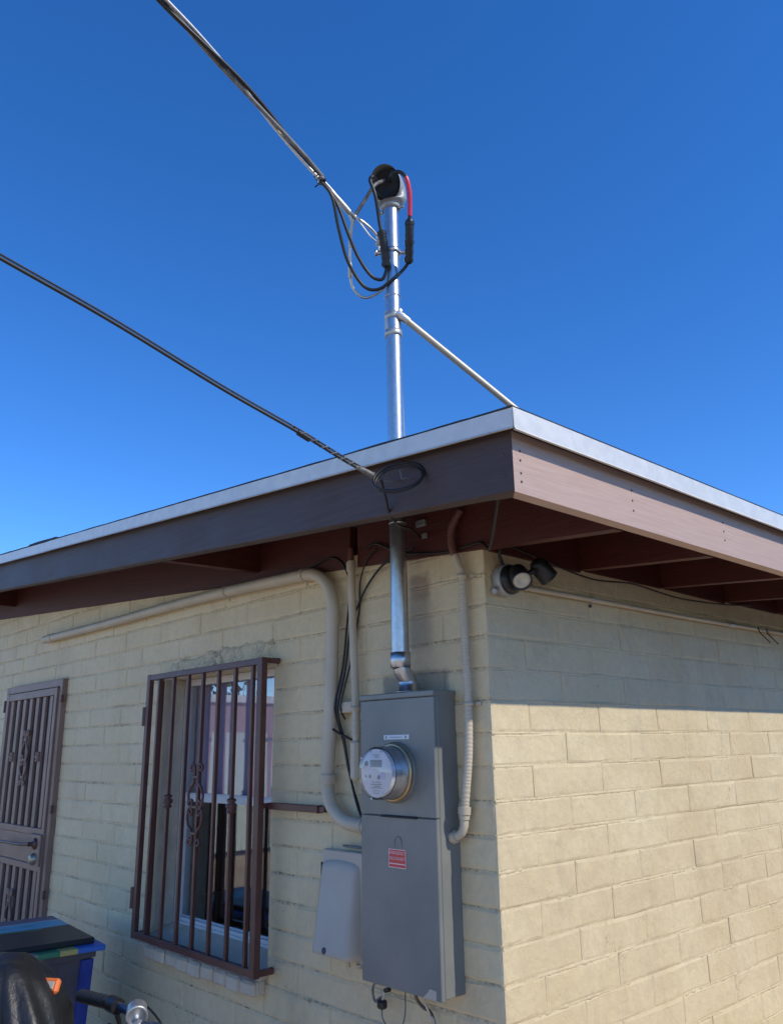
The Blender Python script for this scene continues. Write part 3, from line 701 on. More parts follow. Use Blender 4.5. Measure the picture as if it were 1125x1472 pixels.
mb = MB(); mb.lathe([(face_r*.86, -.014), (face_r*.85, -.006), (face_r*.80, -.012), (.0, -.014)], face_c, face_ax, 28); part('insulator_face', mb, M['black_plastic'], wh)
for s in (-1, 1): part('clamp_screw', MB().tube([base+sideax*s*.034+V((0, 0, -.010)), base+sideax*s*.056+V((0, 0, -.010))], .0075, 8), M['zinc'], wh)
# wire holder clamp
mb = MB(); mb.lathe([(.0305, -.010), (.0345, -.009), (.0345, .009), (.0305, .010)], (mx-.005, my, 3.455), (0, 0, 1), 24)
for s, l in ((1, .075), (-1, .06)):
    d = V((.70, .71, 0))*s; c = V((mx-.005, my, 3.455)); mb.tube([c+d*.03, c+d*l], .009, 8); mb.lathe([(.0, -.006), (.014, -.005), (.014, .005), (0, .006)], c+d*(l+.002), d, 6)
part('wire_clamp', mb, M['zinc'], mast)
mb = MB(); mb.lathe([(.0, -.022), (.014, -.020), (.014, -.010), (.009, -.004), (.009, .004), (.014, .010), (.014, .020), (.0, .022)], (-.346, -.128, 3.505), (0, 0, 1), 14); part('insulator_spool', mb, M['zinc_dull'], mast)
mb = MB(); mb.tube([(-.346, -.128, 3.53), (-.346, -.128, 3.46), (-.335, -.115, 3.452)], .004, 8); part('spool_pin', mb, M['zinc_dull'], mast)

W1 = [(-0.256, -0.163, 3.702), (-0.212, -0.177, 3.706), (-0.179, -0.171, 3.699), (-0.159, -0.155, 3.671), (-0.161, -0.136, 3.62), (-0.176, -0.121, 3.558), (-0.189, -0.112, 3.503), (-0.212, -0.093, 3.444), (-0.241, -0.071, 3.389), (-0.265, -0.075, 3.36), (-0.290, -0.105, 3.318), (-0.340, -0.140, 3.281), (-0.377, -0.183, 3.296), (-0.385, -0.253, 3.376), (-0.369, -0.31, 3.482), (-0.351, -0.358, 3.593), (-0.364, -0.398, 3.644)]
W2 = [(-0.277, -0.184, 3.716), (-0.271, -0.221, 3.706), (-0.273, -0.234, 3.682), (-0.266, -0.216, 3.624), (-0.275, -0.194, 3.563), (-0.28, -0.18, 3.51), (-0.283, -0.168, 3.478), (-0.296, -0.143, 3.422), (-0.308, -0.126, 3.37), (-0.314, -0.126, 3.343), (-0.329, -0.134, 3.32), (-0.349, -0.169, 3.333), (-0.359, -0.223, 3.394), (-0.359, -0.274, 3.478), (-0.36, -0.317, 3.566), (-0.366, -0.357, 3.626), (-0.376, -0.392, 3.66)]
W3 = [(-0.27, -0.176, 3.716), (-0.281, -0.205, 3.682), (-0.313, -0.221, 3.633), (-0.35, -0.233, 3.588), (-0.368, -0.239, 3.558), (-0.39, -0.234, 3.513), (-0.413, -0.219, 3.454), (-0.434, -0.201, 3.395), (-0.451, -0.184, 3.357), (-0.458, -0.164, 3.328), (-0.449, -0.129, 3.302), (-0.425, -0.100, 3.305), (-0.385, -0.070, 3.335), (-0.345, -0.085, 3.372)]
W1[0] = tuple(face_c+sideax*.022); W2[0] = tuple(face_c-sideax*.030+V((0, 0, .01))); W3[0] = tuple(face_c-sideax*.005+V((0, 0, .012)))
s1 = spline(W1, 6); s2 = spline(W2, 6); s3 = spline(W3, 6)
lead = part('lead_wire', MB().tube(s1[:40], .0075, 10), M['cable'], mast, 'black lead wire with red tape')
part('red_tape', MB().tube(s1[18:34], .0088, 10), M['red_tape'], lead)
part('lead_wire', MB().tube(s2[:40], .0072, 10), M['cable'], mast)
part('lead_wire', MB().tube(s3[:25], .0072, 10), M['cable_grey'], mast)
# ------------------------------------------------------------------ service drop
drop = thing('service_drop_cable', 'thick twisted overhead power cable tied to the top of the mast', 'power cable')
def conn(S, i0, i1, r):
    seg_ = S[i0:i1+1]; n = len(seg_); rr = []
    for i in range(n): rr.append(r*(.55 if i in (0, n-1) else 1.0+.06*math.sin(i*2.4)))
    b = MB().tube(seg_, rr, 12)
    for q in (2, n//2, n-3): b.tube([seg_[q]-(seg_[q+1]-seg_[q]).normalized()*.006, seg_[q]+(seg_[q+1]-seg_[q]).normalized()*.006], r*1.14, 12)
    part('splice_connector', b, M['black_plastic'], drop)
conn(s1, 34, 50, .0165); conn(s2, 33, 49, .0165)
part('conductor_tail', MB().tube(s1[46:], .0064, 10), M['cable'], drop)
part('conductor_tail', MB().tube(s2[45:], .0064, 10), M['cable'], drop)
part('neutral_tail', MB().tube(s3[24:], .0055, 10), M['alu'], drop)
part('neutral_sleeve', MB().tube(s3[40:48], [.006, .009, .0098, .0085, .0098, .0085, .0095, .006], 10), M['zinc_dull'], drop)
part('neutral_sleeve', MB().tube(s3[24:36], .0078, 10), M['zinc_dull'], drop)
NEU = [(-0.367, -0.419, 3.672), (-0.364, -0.338, 3.629), (-0.367, -0.267, 3.584), (-0.356, -0.234, 3.566), (-0.346, -0.179, 3.543), (-0.346, -0.14, 3.524), (-.346, -.128, 3.505)]
part('dead_end_wire', MB().tube(spline(NEU, 6), .0055, 8), M['alu'], drop)
part('dead_end_wire', MB().tube(spline([(-.362, -.30, 3.604), (-.354, -.225, 3.552), (-.348, -.17, 3.505), (-.346, -.140, 3.495)], 6), .0028, 6), M['alu'], drop)
part('wedge_clamp', MB().tube([(-0.366, -0.36, 3.64), (-0.367, -0.30, 3.604), (-0.366, -0.262, 3.580), (-.358, -.236, 3.567)], [.006, .011, .012, .005], 8), M['zinc_dull'], drop)
part('wedge_clamp', MB().tube([(-0.366, -0.268, 3.585), (-.372, -.24, 3.548), (-.386, -.236, 3.52)], .0065, 8), M['zinc_dull'], drop)
D1 = spline([(-.364, -.40, 3.652), (-0.367, -0.419, 3.672), (-0.355, -0.603, 3.765), (-0.337, -0.78, 3.841), (-0.319, -0.943, 3.894), (-0.296, -1.11, 3.941), (-0.259, -1.293, 3.985), (-.15, -2.1, 4.18), (.3, -5, 5.0), (1.0, -10, 6.8)], 24)
def helix(path, off, ph, r, pitch, mat, nm):
    L = 0; out = []
    for i, q in enumerate(path):
        if i: L += (q-path[i-1]).length
        T = (path[min(i+1, len(path)-1)]-path[max(i-1, 0)]).normalized(); u = T.cross(V((0, 0, 1))).normalized(); w = u.cross(T)
        a = 2*PI*L/pitch+ph; out.append(q+(u*math.cos(a)+w*math.sin(a))*off)
    part(nm, MB().tube(out, r, 8), mat, drop)
helix(D1, .0100, 0.2, .0080, .95, M['cable'], 'twisted_conductor')
helix(D1, .0100, 0.2+2*PI/3, .0080, .95, M['cable_grey'], 'twisted_conductor')
helix(D1, .0100, 0.2+4*PI/3, .0062, .95, M['alu'], 'neutral_strand')
tb = MB()
for i in range(7): tb.tube([D1[8+i*3], D1[8+i*3]+(D1[9+i*3]-D1[8+i*3])*.9], .0190-.0006*i, 10)
part('tape_wrap', tb, M['black_plastic'], drop)
part('tie_tail', MB().tube([(-.362, -.40, 3.648), (-.372, -.412, 3.628), (-.380, -.417, 3.622)], .003, 6), M['black_plastic'], drop)

# ------------------------------------------------------------------ mast braces
def brace(label, a, e):
    t_ = thing('mast_brace', label, 'brace', 'pipe braces holding the mast')
    a, e = V(a), V(e); d = (e-a).normalized()
    part('tube', MB().tube([a+d*.03, e], .0125, 14), M['brace'], t_)
    part('flattened_end', MB().tube([a-d*.012, a+d*.012, a+d*.045], [.010, .0165, .0155], 10), M['zinc'], t_)
    part('bolt', MB().tube([a-V((.02, -.005, -.012)), a+V((.012, 0, .012))], .006, 8), M['zinc_dull'], t_)
    part('pipe_collar', MB().lathe([(.0300, -.013), (.0335, -.012), (.0335, .012), (.0300, .013)], (mx-.005, my, a.z), (0, 0, 1), 22), M['zinc_dull'], t_)
    part('foot', MB().bbox(e.x-.05, e.x+.05, e.y-.05, e.y+.05, e.z-.005, e.z+.012, .003), M['zinc_dull'], t_)
brace('galvanised pipe brace slanting from mast down to the right, behind the roof corner', (-.286, -.085, 3.172), (.10, .937, 2.452))
brace('steep pipe brace mostly hidden behind the mast', (-.345, -.040, 3.10), (-.60, .225, 2.513))

# ------------------------------------------------------------------ communications drop cable
comm = thing('telephone_drop_cable', 'thin black overhead line with a coiled loop at the fascia', 'cable')
D2 = spline([(0.113, -0.557, 2.313), (0.092, -0.647, 2.345), (0.071, -0.796, 2.4), (0.048, -1.025, 2.47), (0.05, -1.314, 2.548), (0.076, -1.57, 2.59), (0.112, -1.772, 2.614), (.25, -2.6, 2.75), (.7, -5, 3.6), (1.4, -10, 5.6)], 12)
part('line', MB().tube(D2, .0043, 10), M['cable'], comm)
part('messenger', MB().tube([q+V((.005, 0, .006)) for q in D2], .0024, 8), M['cable'], comm)
wr = []; L = 0
for i in range(0, 26):
    q = D2[i]; T = (D2[i+1]-D2[i]).normalized(); u = T.cross(V((0, 0, 1))).normalized(); w = u.cross(T)
    for k in range(3): 
        a = (i*3+k)*.85; qq = q.lerp(D2[i+1], k/3); wr.append(qq+(u*math.cos(a)+w*math.sin(a))*.006+V((.002, 0, .002)))
part('wrap_wire', MB().tube(wr, .0022, 6), M['cable_grey'], comm)
part('drop_clamp', MB().tube([(0.117, -0.545, 2.306), (0.112, -0.560, 2.314), (.104, -.598, 2.328), (.098, -.625, 2.337)], [.005, .0085, .0085, .005], 8), M['cable_grey'], comm)
part('drop_clamp', MB().tube([(.075, -.765, 2.388), (.070, -.80, 2.4015)], .0085, 8), M['cable'], comm)
cc = V((.186, -.548, 2.302)); e1 = V((.050, .037, .002))*1.12; e2 = V((-.014, .032, .066))*.70
for j, (ro, dzz) in enumerate(((1.0, 0), (.93, -.0075))):
    part('coil_turn', MB().tube([cc+e1*math.cos(2*PI*k/40+j)*ro+e2*math.sin(2*PI*k/40+j)*ro+V((0, 0, dzz)) for k in range(41)], .0036, 8, cap=False), M['cable'], comm)
part('hook', MB().tube(spline([(.20, -.499, 2.300), (.20, -.525, 2.300), (.196, -.545, 2.293), (.195, -.548, 2.305), (.192, -.548, 2.318)], 4), .0014, 6), M['cable_grey'], comm)
part('hook', MB().tube(spline([(.135, -.499, 2.312), (.125, -.535, 2.308), (.117, -.548, 2.307)], 4), .0030, 6), M['cable_grey'], comm)
part('down_lead', MB().tube(spline([(0.123, -0.556, 2.306), (0.110, -0.528, 2.266), (0.093, -0.500, 2.232), (0.051, -0.440, 2.224), (-0.045, -0.33, 2.25), (-0.16, -0.17, 2.29), (-.25, -.04, 2.30)], 6), .0042, 8), M['cable'], comm)

# ------------------------------------------------------------------ conduits on the front wall
def strap(parent, p0, ax, r, wall_dir, mat):
    p0 = V(p0); ax = V(ax).normalized(); part('strap', MB().lathe([(r, -.006), (r+.003, -.006), (r+.003, .006), (r, .006)], p0, ax, 16), mat, parent)
    s = V(wall_dir).cross(ax).normalized(); c = p0+V(wall_dir)*(r*.75)
    q = V(wall_dir).normalized(); a = c-ax*.006; part('strap_ear', MB().tube([p0+s*(r+.001)+q*(r*.3), p0+s*(r+.018)+q*(r*.6)], .005, 6), mat, parent)
big = thing('large_conduit', 'thick cream-painted conduit running under the eave then bending down to the panel', 'conduit')
pts = spline([(-3.80, -.006, 2.318), (-3.76, -.030, 2.312), (-3.70, -.036, 2.310), (-2.84, -.038, 2.302), (-2.02, -.038, 2.302), (-1.52, -.038, 2.296), (-1.0, -.038, 2.280)], 6)+spline([(-.93, -.038, 2.277), (-.86, -.038, 2.268), (-.795, -.038, 2.235), (-.755, -.038, 2.185), (-.738, -.038, 2.12), (-.741, -.038, 2.0), (-.752, -.038, 1.7), (-.766, -.038, 1.50), (-.762, -.040, 1.45), (-.738, -.042, 1.400), (-.69, -.042, 1.362), (-.64, -.042, 1.345), (-.56, -.042, 1.340), (-.5035, -.042, 1.340)], 7)
part('pipe', MB().tube(pts, .0245, 18), M['conduit'], big)
for a, b_ in (((-.7535, -.038, 1.68), (-.7585, -.038, 1.61)), ((-.738, -.038, 2.105), (-.739, -.038, 2.06)), ((-3.69, -.036, 2.310), (-3.62, -.036, 2.309))): part('coupling', MB().tube([a, b_], .0275, 18), M['conduit'], big)
part('coupling', MB().tube([(-.764, -.039, 1.505), (-.765, -.039, 1.475)], .0305, 14), M['conduit'], big)
strap(big, (-1.519, -.038, 2.296), (1, 0, 0), .0255, (0, 1, 0), M['conduit']); strap(big, (-.925, -.038, 2.277), (1, 0, -.05), .0255, (0, 1, 0), M['conduit'])
part('strap', MB().lathe([(.0245, -.005), (.0275, -.005), (.0275, .005), (.0245, .005)], (-.560, -.042, 1.340), (1, 0, 0), 18), M['conduit'], big)
sm = thing('small_conduit', 'slim cream-painted conduit between large conduit and meter panel', 'conduit')
part('pipe', MB().tube([(-.6385, -.030, 2.285), (-.630, -.030, 2.03), (-.616, -.030, 1.78), (-.609, -.030, 1.60)], .0145, 14), M['conduit'], sm)
part('upper_nipple', MB().tube([(-.639, -.030, 2.286), (-.6400, -.030, 2.335)], .011, 12), M['flex_red'], sm)
part('upper_fitting', MB().tube([(-.6405, -.030, 2.28), (-.6395, -.030, 2.245)], .0175, 14), M['conduit'], sm)
for z in (1.69, 1.67, 1.65): part('compression_nut', MB().tube([(-.6125, -.030, z), (-.612, -.030, z-.010)], .0185, 8), M['conduit'], sm)
part('fitting_body', MB().bbox(-.630, -.588, -.052, -.006, 1.487, 1.625, .010), M['conduit'], sm)
mb = MB(); mb.bbox(-.724, -.634, -.034, -.001, 1.722, 1.762, .003); sb_ = part('support_channel', mb, M['conduit'], sm)
part('strap', MB().lathe([(.0145, -.007), (.0180, -.007), (.0180, .007), (.0145, .007)], (-.614, -.030, 1.735), (0.05, 0, -1), 16), M['conduit'], sm)
def cable(name, label, pts, r, mat='cable', cat='cable', group=None, n=7):
    return tag(part(name, MB().tube(spline(pts, n), r, 8), M[mat]), label, cat, group)
cable('black_cable', 'black cable curving left from the mast foot down the front wall to the panel', [(-.30, -.025, 2.275), (-.42, -.020, 2.258), (-.50, -.018, 2.226), (-.588, -.016, 2.150), (-.665, -.012, 2.03), (-.694, -.012, 1.888), (-.706, -.038, 1.76), (-.706, -.038, 1.71), (-.698, -.018, 1.635), (-.672, -.018, 1.538), (-.641, -.018, 1.444), (-.600, -.018, 1.365), (-.545, -.012, 1.320), (-.49, -.010, 1.30)], .0042)
cable('black_cable', 'black cable arching from under the eave beside the small conduit', [(-.90, -.022, 2.305), (-.80, -.020, 2.325), (-.725, -.018, 2.305), (-.680, -.014, 2.245), (-.668, -.010, 2.19), (-.690, -.010, 2.04), (-.712, -.012, 1.888), (-.719, -.040, 1.765), (-.717, -.040, 1.715), (-.705, -.014, 1.62), (-.675, -.014, 1.52), (-.63, -.014, 1.42), (-.59, -.012, 1.345), (-.49, -.008, 1.29)], .0040)
cable('black_cable', 'thin black cable rising from behind the support channel to the eave', [(-.695, -.014, 1.70), (-.690, -.040, 1.74), (-.684, -.030, 1.80), (-.672, -.008, 1.90), (-.650, -.006, 1.98), (-.62, -.006, 2.10), (-.605, -.014, 2.20), (-.56, -.020, 2.275), (-.50, -.024, 2.31)], .0032)
cable('stub_cable', 'short cut-off black cable stub poking out beside the small conduit', [(-.735, -.045, 1.668), (-.70, -.038, 1.650), (-.655, -.030, 1.632), (-.63, -.022, 1.620)], .0048, n=4)
cable('black_cable', 'black cable stapled along the top of the wall to the house corner', [(-.56, -.024, 2.318), (-.50, -.026, 2.328), (-.42, -.026, 2.292), (-.345, -.020, 2.262), (-.25, -.020, 2.246), (-.15, -.020, 2.232), (-.06, -.024, 2.232), (.015, -.024, 2.232), (.10, -.09, 2.185), (.17, -.16, 2.175), (.28, -.27, 2.20), (.36, -.34, 2.26), (.38, -.36, 2.32)], .0042)
cable('eave_cable', 'dark cable sagging below the rafters of the side eave', [(.02, .02, 2.255), (.022, .30, 2.215), (.024, .58, 2.185), (.024, .85, 2.200), (.022, 1.08, 2.188), (.022, 1.25, 2.182), (.022, 1.6, 2.195), (.02, 1.9, 2.22)], .0035)
flex = thing('flexible_conduit', 'ribbed cream-painted flexible conduit at the corner, ending in the panel side', 'conduit')
fp = spline([(-.066, -.030, 2.36), (-.094, -.036, 2.32), (-.106, -.036, 2.285), (-.104, -.034, 2.235), (-.088, -.028, 2.185), (-.073, -.026, 2.135), (-.073, -.026, 2.04), (-.071, -.026, 1.86), (-.068, -.028, 1.73), (-.073, -.030, 1.58), (-.089, -.032, 1.46), (-.096, -.034, 1.405)], 24)
res = []; acc = 0
for i in range(len(fp)-1):
    seg_ = fp[i+1]-fp[i]; n = max(1, int(round(seg_.length/.0030)))
    for k in range(n): res.append(fp[i]+seg_*(k/n))
rr = [.0128+(.0010 if (i//2) % 2 else 0) for i in range(len(res))]
cutk = next(i for i, q in enumerate(res) if q.z < 2.212)
part('ribbed_sleeve', MB().tube(res[:cutk+1], rr[:cutk+1], 12), M['flex_red'], flex, 'upper end painted red-brown like the eave')
part('ribbed_sleeve', MB().tube(res[cutk:], rr[cutk:], 12), M['conduit'], flex)
part('connector_nut', MB().tube([(-.0945, -.034, 1.420), (-.0965, -.034, 1.398)], .0205, 8), M['conduit'], flex)
part('connector_nut', MB().tube([(-.0965, -.034, 1.397), (-.098, -.034, 1.384)], .0175, 8), M['conduit'], flex)
part('elbow', MB().tube(spline([(-.098, -.034, 1.385), (-.100, -.035, 1.362), (-.112, -.036, 1.342), (-.132, -.037, 1.333)], 5), .0135, 12), M['conduit'], flex)
part('lock_nut', MB().tube([(-.130, -.037, 1.334), (-.1485, -.038, 1.328)], .0195, 6), M['conduit'], flex)
for z, x in ((2.135, -.073), (1.725, -.068)):
    part('strap', MB().lathe([(.0140, -.006), (.0170, -.006), (.0170, .006), (.0140, .006)], (x, -.027, z), (0, 0, 1), 14), M['conduit'], flex)
    part('strap_ear', MB().bbox(x+.012, x+.034, -.010, -.001, z-.006, z+.006, .001), M['conduit'], flex)

# wires hanging below the panel
cable('hanging_wire', 'dark wire loop hanging from the left end of the panel bottom', [(-.455, -.05, .890), (-.51, -.045, .865), (-.520, -.042, .835), (-.512, -.040, .815), (-.495, -.040, .825), (-.475, -.040, .835)], .0040, 'cable_grey', 'wire', n=6)
gc = thing('ground_clamp', 'small dark ground clamp below the panel with a thin wire', 'clamp')
part('clamp', MB().bbox(-.492, -.462, -.055, -.028, .800, .826, .006), M['black_plastic'], gc)
part('screw', MB().tube([(-.474, -.042, .826), (-.462, -.042, .858)], .005, 8), M['zinc_dull'], gc)
part('lug', MB().tube([(-.462, -.042, .855), (-.440, -.042, .862)], .007, 8), M['black_plastic'], gc)
part('wire', MB().tube(spline([(-.479, -.040, .802), (-.478, -.040, .775), (-.455, -.040, .755), (-.420, -.040, .745), (-.390, -.040, .765), (-.372, -.040, .81), (-.370, -.040, .892)], 6), .0024, 6), M['cable_grey'], gc)
cable('hanging_wire', 'rust-brown wire trailing below the torn sticker corner', [(-.335, -.04, .892), (-.322, -.036, .855), (-.300, -.030, .835), (-.278, -.026, .828), (-.262, -.024, .80), (-.245, -.02, .70), (-.24, -.02, .40)], .0050, 'bark', 'wire')
cable('hanging_wire', 'pale wire hanging straight below the torn sticker corner', [(-.285, -.05, .892), (-.278, -.045, .855), (-.268, -.035, .82), (-.255, -.03, .77), (-.25, -.03, .40)], .0036, 'conduit', 'wire')

# ------------------------------------------------------------------ side wall: flood light and conduit
fl = thing('flood_light', 'twin-head black flood light on a round box under the side eave', 'flood light')
mb = MB(); mb.lathe([(.0, 0), (.052, 0), (.054, .003), (.054, .030), (.051, .034), (.0, .034)], (.001, .085, 2.120), (1, 0, 0), 28); part('junction_box', mb, M['cast'], fl)
mb = MB(); mb.lathe([(.049, .034), (.049, .044), (.040, .056), (.024, .064), (.0, .066)], (.001, .085, 2.120), (1, 0, 0), 28); part('canopy', mb, M['black_plastic'], fl)
mb = MB(); mb.tube([(.02, .03, 2.085), (.012, .028, 2.072)], .012, 8); part('box_ear', mb, M['cast'], fl)
def head(c, d, lens):
    c = V(c); d = V(d).normalized(); b = MB(); b.lathe([(.0, -.044), (.019, -.042), (.028, -.030), (.0315, -.009), (.033, .026), (.033, .036), (.031, .036), (.030, .026), (.0, .024)], c, d, 26)
    h = part('lamp_head', b, M['black_plastic'], fl)
    part('lens', MB().lathe([(.0298, .0285), (.026, .032), (.014, .034), (.013, .0325), (.0, .0325)], c, d, 24), M['lens'], h)
head((.100, .055, 2.118), (.62, -.44, -.64), True)
head((.105, .172, 2.150), (.20, .55, -.62), True)
part('arm', MB().tube(spline([(.06, .09, 2.115), (.075, .075, 2.108), (.085, .068, 2.118)], 4), .010, 10), M['black_plastic'], fl)
part('arm', MB().tube(spline([(.06, .095, 2.125), (.075, .12, 2.135), (.095, .150, 2.150)], 4), .010, 10), M['black_plastic'], fl)
part('feed_cable', MB().tube(spline([(.03, .06, 2.168), (.035, .04, 2.20), (.05, .05, 2.24)], 5), .006, 8), M['cable'], fl)
emt = thing('metal_conduit', 'thin painted metal conduit along the top of the side wall', 'conduit')
part('pipe', MB().tube([(.018, .125, 2.108), (.018, .6, 2.108), (.018, 1.3, 2.106), (.018, 2.2, 2.112), (.018, 3.6, 2.112)], .0095, 12), M['conduit'], emt)
for y in (.575, 2.7): part('strap', MB().lathe([(.0095, -.008), (.0125, -.008), (.0125, .008), (.0095, .008)], (.018, y, 2.108), (0, 1, 0), 12), M['zinc_dull'], emt); part('screw', MB().tube([(.004, y, 2.086), (.012, y, 2.086)], .006, 8), M['ink'], emt)
part('coupling', MB().tube([(.018, 1.64, 2.1085), (.018, 1.70, 2.1085)], .0125, 12), M['zinc_dull'], emt)
for y in (1.93, 2.02): part('cable_tie', MB().tube([(.028, y, 2.118), (.030, y+.005, 2.095), (.035, y+.05, 2.070), (.038, y+.09, 2.050)], .0030, 6), M['cable'], emt)

# ------------------------------------------------------------------ bin with boards on top
bin_ = thing('recycling_bin', 'blue plastic bin with slate side panels standing by the front wall', 'bin')
BX0, BX1, BY0, BY1, BT = -2.66, -2.085, -.63, -.285, .768
def taper(x, y, z): 
    k = .86+.14*z/BT; cx, cy = (BX0+BX1)/2, (BY0+BY1)/2; return (cx+(x-cx)*k, cy+(y-cy)*k, z)
def tbox(b, x0, x1, y0, y1, z0, z1):
    P = [taper(x, y, z) for z in (z0, z1) for y in (y0, y1) for x in (x0, x1)]
    b.add(P, [(0, 2, 3, 1), (4, 5, 7, 6), (0, 1, 5, 4), (2, 6, 7, 3), (0, 4, 6, 2), (1, 3, 7, 5)])
b = MB(); tbox(b, BX0+.012, BX1-.012, BY0+.012, BY1-.012, .02, BT-.03); part('body', b, M['bin_panel'], bin_)
b = MB(); tbox(b, BX0-.004, BX1+.004, BY0-.004, BY1+.004, BT-.026, BT); part('rim', b, M['bin_panel'], bin_)
for x0, x1 in ((BX0, BX0+.04), (BX1-.04, BX1)):
    for y0, y1 in ((BY0, BY0+.04), (BY1-.055, BY1)):
        b = MB(); tbox(b, x0, x1, y0, y1, .0, BT-.033); part('corner_post', b, M['bin_blue'], bin_)
def board_top():
    m, ns, ls, bb = new_mat('painted_board'); nt = m.node_tree
    pos = N(nt, 'ShaderNodeNewGeometry').outputs['Position']; sp = N(nt, 'ShaderNodeSeparateXYZ'); ls.new(pos, sp.inputs[0])
    # diagonal coordinate across the board
    d = math_(nt, 'ADD', math_(nt, 'MULTIPLY', sp.outputs[0], -1.0), math_(nt, 'MULTIPLY', sp.outputs[1], .10))
    d = math_(nt, 'ADD', d, math_(nt, 'MULTIPLY', noise_tex(nt, 5, 2, .5, pos), .05))
    c = mixc(nt, ramp(nt, d, 2.462, 2.465), (.022, .023, .024), (.08, .42, .58))
    c = mixc(nt, ramp(nt, d, 2.600, 2.603), c, (.30, .46, .52))
    c = mixc(nt, ramp(nt, d, 2.625, 2.628), c, (.16, .13, .18))
    w = N(nt, 'ShaderNodeTexWave'); w.inputs['Scale'].default_value = 3.0; w.inputs['Distortion'].default_value = 6; ls.new(pos, w.inputs['Vector'])
    gm = math_(nt, 'MULTIPLY', ramp(nt, w.outputs['Fac'], .86, .90), math_(nt, 'MULTIPLY', ramp(nt, d, 2.36, 2.38), math_(nt, 'MULTIPLY', ramp(nt, d, 2.56, 2.54), ramp(nt, sp.outputs[1], -.36, -.40))))
    c = mixc(nt, gm, c, (.03, .24, .10)); ls.new(c, bb.inputs['Base Color']); bb.inputs['Roughness'].default_value = .45; return m
def board_low():
    m, ns, ls, bb = new_mat('banded_board'); nt = m.node_tree
    pos = N(nt, 'ShaderNodeNewGeometry').outputs['Position']; sp = N(nt, 'ShaderNodeSeparateXYZ'); ls.new(pos, sp.inputs[0]); y = sp.outputs[1]
    c = mixc(nt, ramp(nt, y, -.375, -.372), (.52, .44, .14), (.04, .16, .55)); c = mixc(nt, ramp(nt, y, -.445, -.448), c, (.04, .22, .11)); c = mixc(nt, ramp(nt, y, -.53, -.55), c, (.36, .32, .27))
    ls.new(c, bb.inputs['Base Color']); bb.inputs['Roughness'].default_value = .5; return m
b = MB(); Mx = Matrix.Translation(V((-2.36, -.42, .770))) @ Matrix.Rotation(-.10, 4, 'Z'); b.bbox(-.33, .30, -.195, .195, 0, .022, .003, Mx); tag(part('painted_board', b, board_low()), 'lower colour-banded board lying on the blue bin', 'board')
b = MB(); Mx = Matrix.Translation(V((-2.43, -.445, .793))) @ Matrix.Rotation(-.09, 4, 'Z'); b.bbox(-.33, .315, -.20, .19, 0, .024, .003, Mx); tag(part('painted_board', b, board_top()), 'upper black board painted with light-blue stripe, on top of the blue bin', 'board')

# ------------------------------------------------------------------ covered object in the foreground
cov = thing('covered_grill', 'bulky object under a black plastic cover in the lower left', 'covered object')
P = []; F = []; nt_, nz_ = 96, 34; C0 = V((-.815, -1.125))
for j in range(nz_+1):
    t = j/nz_
    for i in range(nt_):
        a = 2*PI*i/nt_; ca, sa = math.cos(a), math.sin(a)
        if t < .5: k = t/.5; r = .24*k**.8; z = 1.075-.20*k**2.2
        else: k = (t-.5)/.5; r = .24+.10*k**.8; z = .875-.875*k
        g = max(0, t-.22)/.78
        ridge = abs(math.sin(2.5*a+.6))**.6            # cloth hung over a few struts: ridges with hollows between
        fold = -.060*(1-ridge)*min(1, g*2.2)+.016*math.sin(13*a+3*math.sin(3*a)+4*z)*min(1, g*2)+.016*mnoise.noise(V((ca*4, sa*4, z*7)))*min(1, g*3)
        r = max(.0, r+fold); z += .012*mnoise.noise(V((ca*r*14, sa*r*14, 4)))*(1 if t < .5 else 0)+.012*ridge*min(1, t*4)*(t < .5)
        P.append((C0.x+ca*r, C0.y+sa*r*.9, max(z, .005)))
for j in range(nz_):
    for i in range(nt_): F.append((j*nt_+i, j*nt_+(i+1) % nt_, (j+1)*nt_+(i+1) % nt_, (j+1)*nt_+i))
b = MB(); b.add(P, F, True); part('cover', b, M['tarp'], cov)
for q, ax in (((-.700, -1.022, 1.005), (.5, -.75, .4)), ((-.600, -1.140, .940), (.6, -.6, .5))):
    q = V(q); ax = V(ax).normalized(); Mx = Matrix.Translation(q) @ ax.to_track_quat('Z', 'Y').to_matrix().to_4x4()
    o = part('orange_buckle', MB().bbox(-.030, .030, -.018, .018, -.010, .010, .006, Mx), M['orange'], cov)
    part('reflector', MB().bbox(-.020, .020, -.009, .009, .010, .0125, .001, Mx), M['nid'], o)

